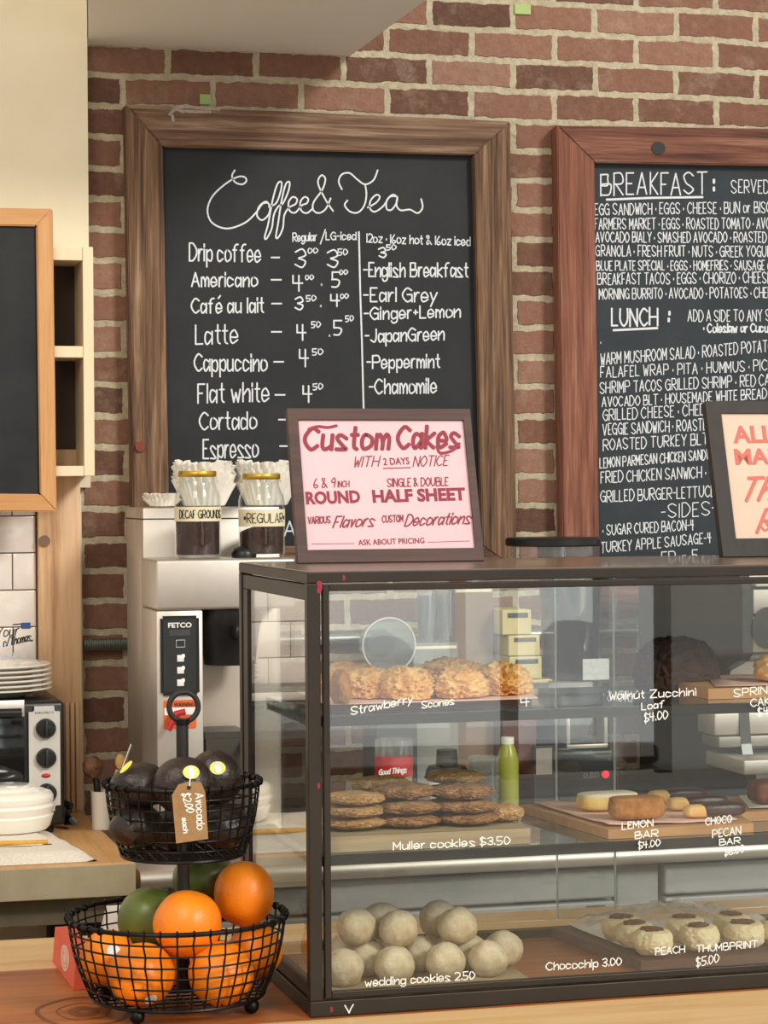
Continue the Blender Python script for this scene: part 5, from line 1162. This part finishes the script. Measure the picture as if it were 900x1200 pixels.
MB().tube([(UX, BYc, zl0), (UX, BYc, zu0), (UX, BYc, zr-rro-.001)], .0078, 16).build('centre_pole', M['softblack'], fb)
MB().tube([(UX, BYc, zr-rro-.004), (UX, BYc, zr-rro+.003)], .0095, 14).build('pole_collar', M['blackwire'], fb)
MB().ring((UX+.002, BYc, zr), rro, .0036, 40, 10, 'Y').build('ring_handle', M['softblack'], fb)
# fruit
def fruit(nm, px, py, Y, r_, mat, label, cat, seed, sq=(1, 1, 1), group=None, amp=((1.2, .03), (2.2, .01))):
    c_ = PY(px, py, Y); t_ = thing(nm, label, cat, (c_.x, Y, c_.z-r_*sq[2]), group)
    MB().blob(c_, (r_*sq[0], r_*sq[1], r_*sq[2]), 5, amp, None, seed).build('peel', mat, t_); return t_, c_
def sticker(t_, c_, d, r_, mat, sx=1.): 
    d = Vector(d).normalized(); a = Vector((0, 0, 1)).cross(d).normalized(); b_ = d.cross(a); vs = []
    mb = MB(); rings = 5; n_ = 24; R_ = r_[0]
    vs = [c_+d*(R_+.0006)]
    for i in range(1, rings+1):
        for k in range(n_):
            an = 2*math.pi*k/n_; q_ = a*math.cos(an)*r_[1]*sx*i/rings+b_*math.sin(an)*r_[1]*i/rings; p = (d*R_+q_).normalized()*(R_+.0006); vs.append(c_+p)
    fs = [(0, 1+k, 1+(k+1) % n_) for k in range(n_)]+[(1+(i-1)*n_+k, 1+i*n_+k, 1+i*n_+(k+1) % n_, 1+(i-1)*n_+(k+1) % n_) for i in range(1, rings) for k in range(n_)]
    mb.add(vs, fs).build('sticker', mat, t_)
og = 'oranges in the lower wire basket'
fruit('orange', 220, 1083, 2.845, .0425, M['orange_skin'], 'bright orange in front of the pole, top of the pile in the lower basket', 'orange', 1, (1, 1, 1), og)
fruit('orange', 286, 1047, 2.895, .0395, M['orange_skin'], 'tall orange highest at the right of the lower basket', 'orange', 2, (.98, .98, 1.06), og)
t_, c_ = fruit('orange', 166, 1142, 2.822, .0405, M['orange_skin'], 'orange low at the front left behind the wires of the lower basket', 'orange', 3, (1, 1, .96), og); sticker(t_, c_, (.15, -.8, -.62), (.0405, .008), M['sticker_w'])
fruit('orange', 259, 1141, 2.822, .0405, M['orange_skin'], 'orange low at the front right behind the wires of the lower basket', 'orange', 4, (1, 1, .98), og)
t_, c_ = fruit('orange', 127, 1123, 2.888, .036, M['orange_skin'], 'orange at the far left of the lower basket, with a pale sticker', 'orange', 5, (1, 1, 1), og); sticker(t_, c_, (.05, -.9, .42), (.036, .0085), M['sticker_w'])
fruit('orange', 299, 1114, 2.90, .035, M['orange_skin'], 'orange at the far right of the lower basket, partly hidden by the tall one', 'orange', 6, (1, 1, 1), og)
fruit('orange', 214, 1128, 2.955, .037, M['orange_skin'], 'orange deep at the back of the lower basket', 'orange', 7, (1, 1, 1), og)
fruit('green_fruit', 175, 1077, 2.912, .041, M['green_skin'], 'smooth dark green fruit left of the top orange in the lower basket', 'fruit', 8, (.98, 1, 1), 'green fruit in the lower wire basket')
fruit('green_fruit', 240, 1030, 2.965, .042, M['green_skin'], 'smooth green fruit behind the pole, under the avocado basket', 'fruit', 9, (1.0, .9, .85), 'green fruit in the lower wire basket')
ag = 'avocados in the upper wire basket'
ps = [(216, 922, 2.822, .0375, (1, .8, 1.0), 'large dark avocado at the front of the upper basket, above the paper tag'), (252, 912, 2.90, .036, (1, .8, 1), 'dark avocado behind the front one in the upper basket, at the right'), (164, 920, 2.868, .034, (1.05, .95, .85), 'dark avocado at the left of the upper basket, low under the rim'),
      (160, 968, 2.86, .030, (1.1, 1, .9), 'avocado low at the left behind the wires of the upper basket'), (262, 968, 2.86, .030, (1.1, 1, .9), 'avocado low at the right behind the wires of the upper basket'), (205, 972, 2.925, .029, (1.2, .9, .9), 'avocado low at the back of the upper basket behind the pole')]
for k, (px, py, Y, r_, sq, lab) in enumerate(ps):
    t_, c_ = fruit('avocado', px, py, Y, r_, M['avo_skin'], lab, 'avocado', k+20, sq, ag, ((1.1, .08), (4, .015)))
    if k < 2:
        ee = MB(); e_ = PY((224, 255)[k], (905, 900)[k], Y-r_*sq[1]*(.97, .93)[k]); 
        d = Vector((0.1, -1, .35)).normalized(); a = Vector((0, 0, 1)).cross(d).normalized(); b_ = d.cross(a)
        vs = [e_+a*.0105*math.cos(i*math.pi/12)+b_*.0085*math.sin(i*math.pi/12)-d*.0002 for i in range(24)]; ee.prism(vs, d*.0008).build('sticker', M['sticker_y'], t_)
        ee = MB(); vs = [e_+a*.0045*math.cos(i*math.pi/12)+b_*.0075*math.sin(i*math.pi/12)+d*.0007 for i in range(24)]; ee.prism(vs, d*.0003).build('sticker_print', M['sticker_w'], t_)
    if k == 2:
        e_ = PY(148, 899, Y-.020); d = Vector((-.5, -.7, .5)).normalized(); a = Vector((0, 0, 1)).cross(d).normalized(); b_ = d.cross(a)
        vs = [e_+a*.004*math.cos(i*math.pi/12)+(b_*.8+a*.5).normalized()*.010*math.sin(i*math.pi/12) for i in range(24)]; MB().prism(vs, d*.0008).build('sticker', M['sticker_y'], t_)
# kraft tag
TYp = BYc-R2-.0052
tg = thing('price_tag', 'brown kraft card tag for avocado hanging on the front of the upper wire basket', 'tag', PY(222, 921, TYp))
tp = [PY(x, y, TYp) for x, y in ((201.5, 932), (209, 919.5), (221, 916), (235.5, 916.5), (240.5, 928), (244, 983), (206.5, 988.5))]
MB().prism(tp, (0, .0008, 0)).build('card', M['kraft'], tg, smooth=False)
MB().tube([PY(222, 921, TYp-.0012), PY(222.5, 915, TYp-.001), PY(223, 912, TYp+.002)], .0008, 6).build('string', M['white_pl'], tg)
hl = PY(221.5, 923, TYp-.0005); MB().lathe([(0, 0), (.0026, 0), (.0026, -.0004), (0, -.0004)], hl, 16, 'Y').build('punch_hole', M['ink'], tg)
L = Letters((0, TYp, 0), (0, -1, 0), .0004)
def vert(s, x0, y0, x1, y1, cap, w):   # lettering running down the tag
    st, Wd = glyph_strokes(s)
    for poly in st: L.ribbon([L.uv(x0+(x1-x0)*gx/Wd+gy/6*cap, y0+(y1-y0)*gx/Wd-gy/6*cap*.06) for gx, gy in poly], w)
vert("Avocado", 229, 930, 231, 972, 9, .0013); vert("$2.00", 213, 930, 219, 952, 9, .0013); vert("each", 213, 959, 215, 976, 6, .0012)
L.build('white_writing', M['paint_pen'], tg)
# coral card box and white card behind the basket
z0 = .9205
c1, c2, c3 = PZ(64, 1122, z0), PZ(85, 1159, z0), PZ(95, 1152, z0)
rb = thing('card_box', 'small coral red card box with a pale oval emblem, left of the fruit basket', 'box', (c2.x, c2.y, .92))
f0, f1 = PZ(61.5, 1127, z0), PZ(86, 1160, z0); hgt = .048
d_ = (f1-f0); up = Vector((0, 0, hgt))
nrm = Vector((0, 0, 1)).cross(d_).normalized(); nrm = nrm if nrm.x > 0 else -nrm
rid = f0+up+Vector((.002, .0, 0)); 
P4 = [f0, f1, f1+nrm*.048, f0+nrm*.048]
top_ = [f0+up+nrm*.004, f1+up*.98+nrm*.004, f1+up*.98+nrm*.030, f0+up+nrm*.030]
MB().add(P4+top_, [(0, 1, 2, 3), (4, 5, 6, 7), (0, 1, 5, 4), (1, 2, 6, 5), (2, 3, 7, 6), (3, 0, 4, 7)]).build('box_body', M['coral'], rb, smooth=False)
cm = (f0*.45+f1*.55)+up*.52; fn_ = (d_.normalized()).cross((top_[0]-f0).normalized()); fn_ = fn_ if fn_.x < 0 else -fn_
cm = cm+nrm*.0021; dd = d_.normalized(); uu = (top_[0]-f0).normalized()
MB().prism([cm+dd*.036*math.cos(i*math.pi/16)+uu*.0165*math.sin(i*math.pi/16)+fn_*.0002 for i in range(32)], fn_*.0004).build('oval_emblem', M['poster_peach'], rb, smooth=False)
mb = MB()
for rr in (.75, .45): mb.tube([cm+dd*.036*rr*math.cos(i*math.pi/12)+uu*.0165*rr*math.sin(i*math.pi/12)+fn_*.0008 for i in range(24)], .0004, 4, closed=True)
mb.build('emblem_lines', M['coral'], rb)
wa = PZ(139, 1112, z0); wa.y = 3.12; wa.x = PY(136, 1100, 3.12).x
wt = thing('folded_card', 'folded white card standing behind the lower fruit basket', 'card', (wa.x, 3.12, .92))
h1 = PY(136, 1062, 3.12).z
MB().prism([(wa.x-.03, 3.10, z0), (wa.x+.03, 3.10, z0), (wa.x+.03, 3.125, h1), (wa.x-.012, 3.125, h1)], (0, .001, 0)).build('front_leaf', M['paper_w'], wt, smooth=False)
MB().prism([(wa.x-.03, 3.152, z0), (wa.x+.03, 3.152, z0), (wa.x+.03, 3.127, h1), (wa.x-.012, 3.127, h1)], (0, .001, 0)).build('back_leaf', M['paper_w'], wt, smooth=False)
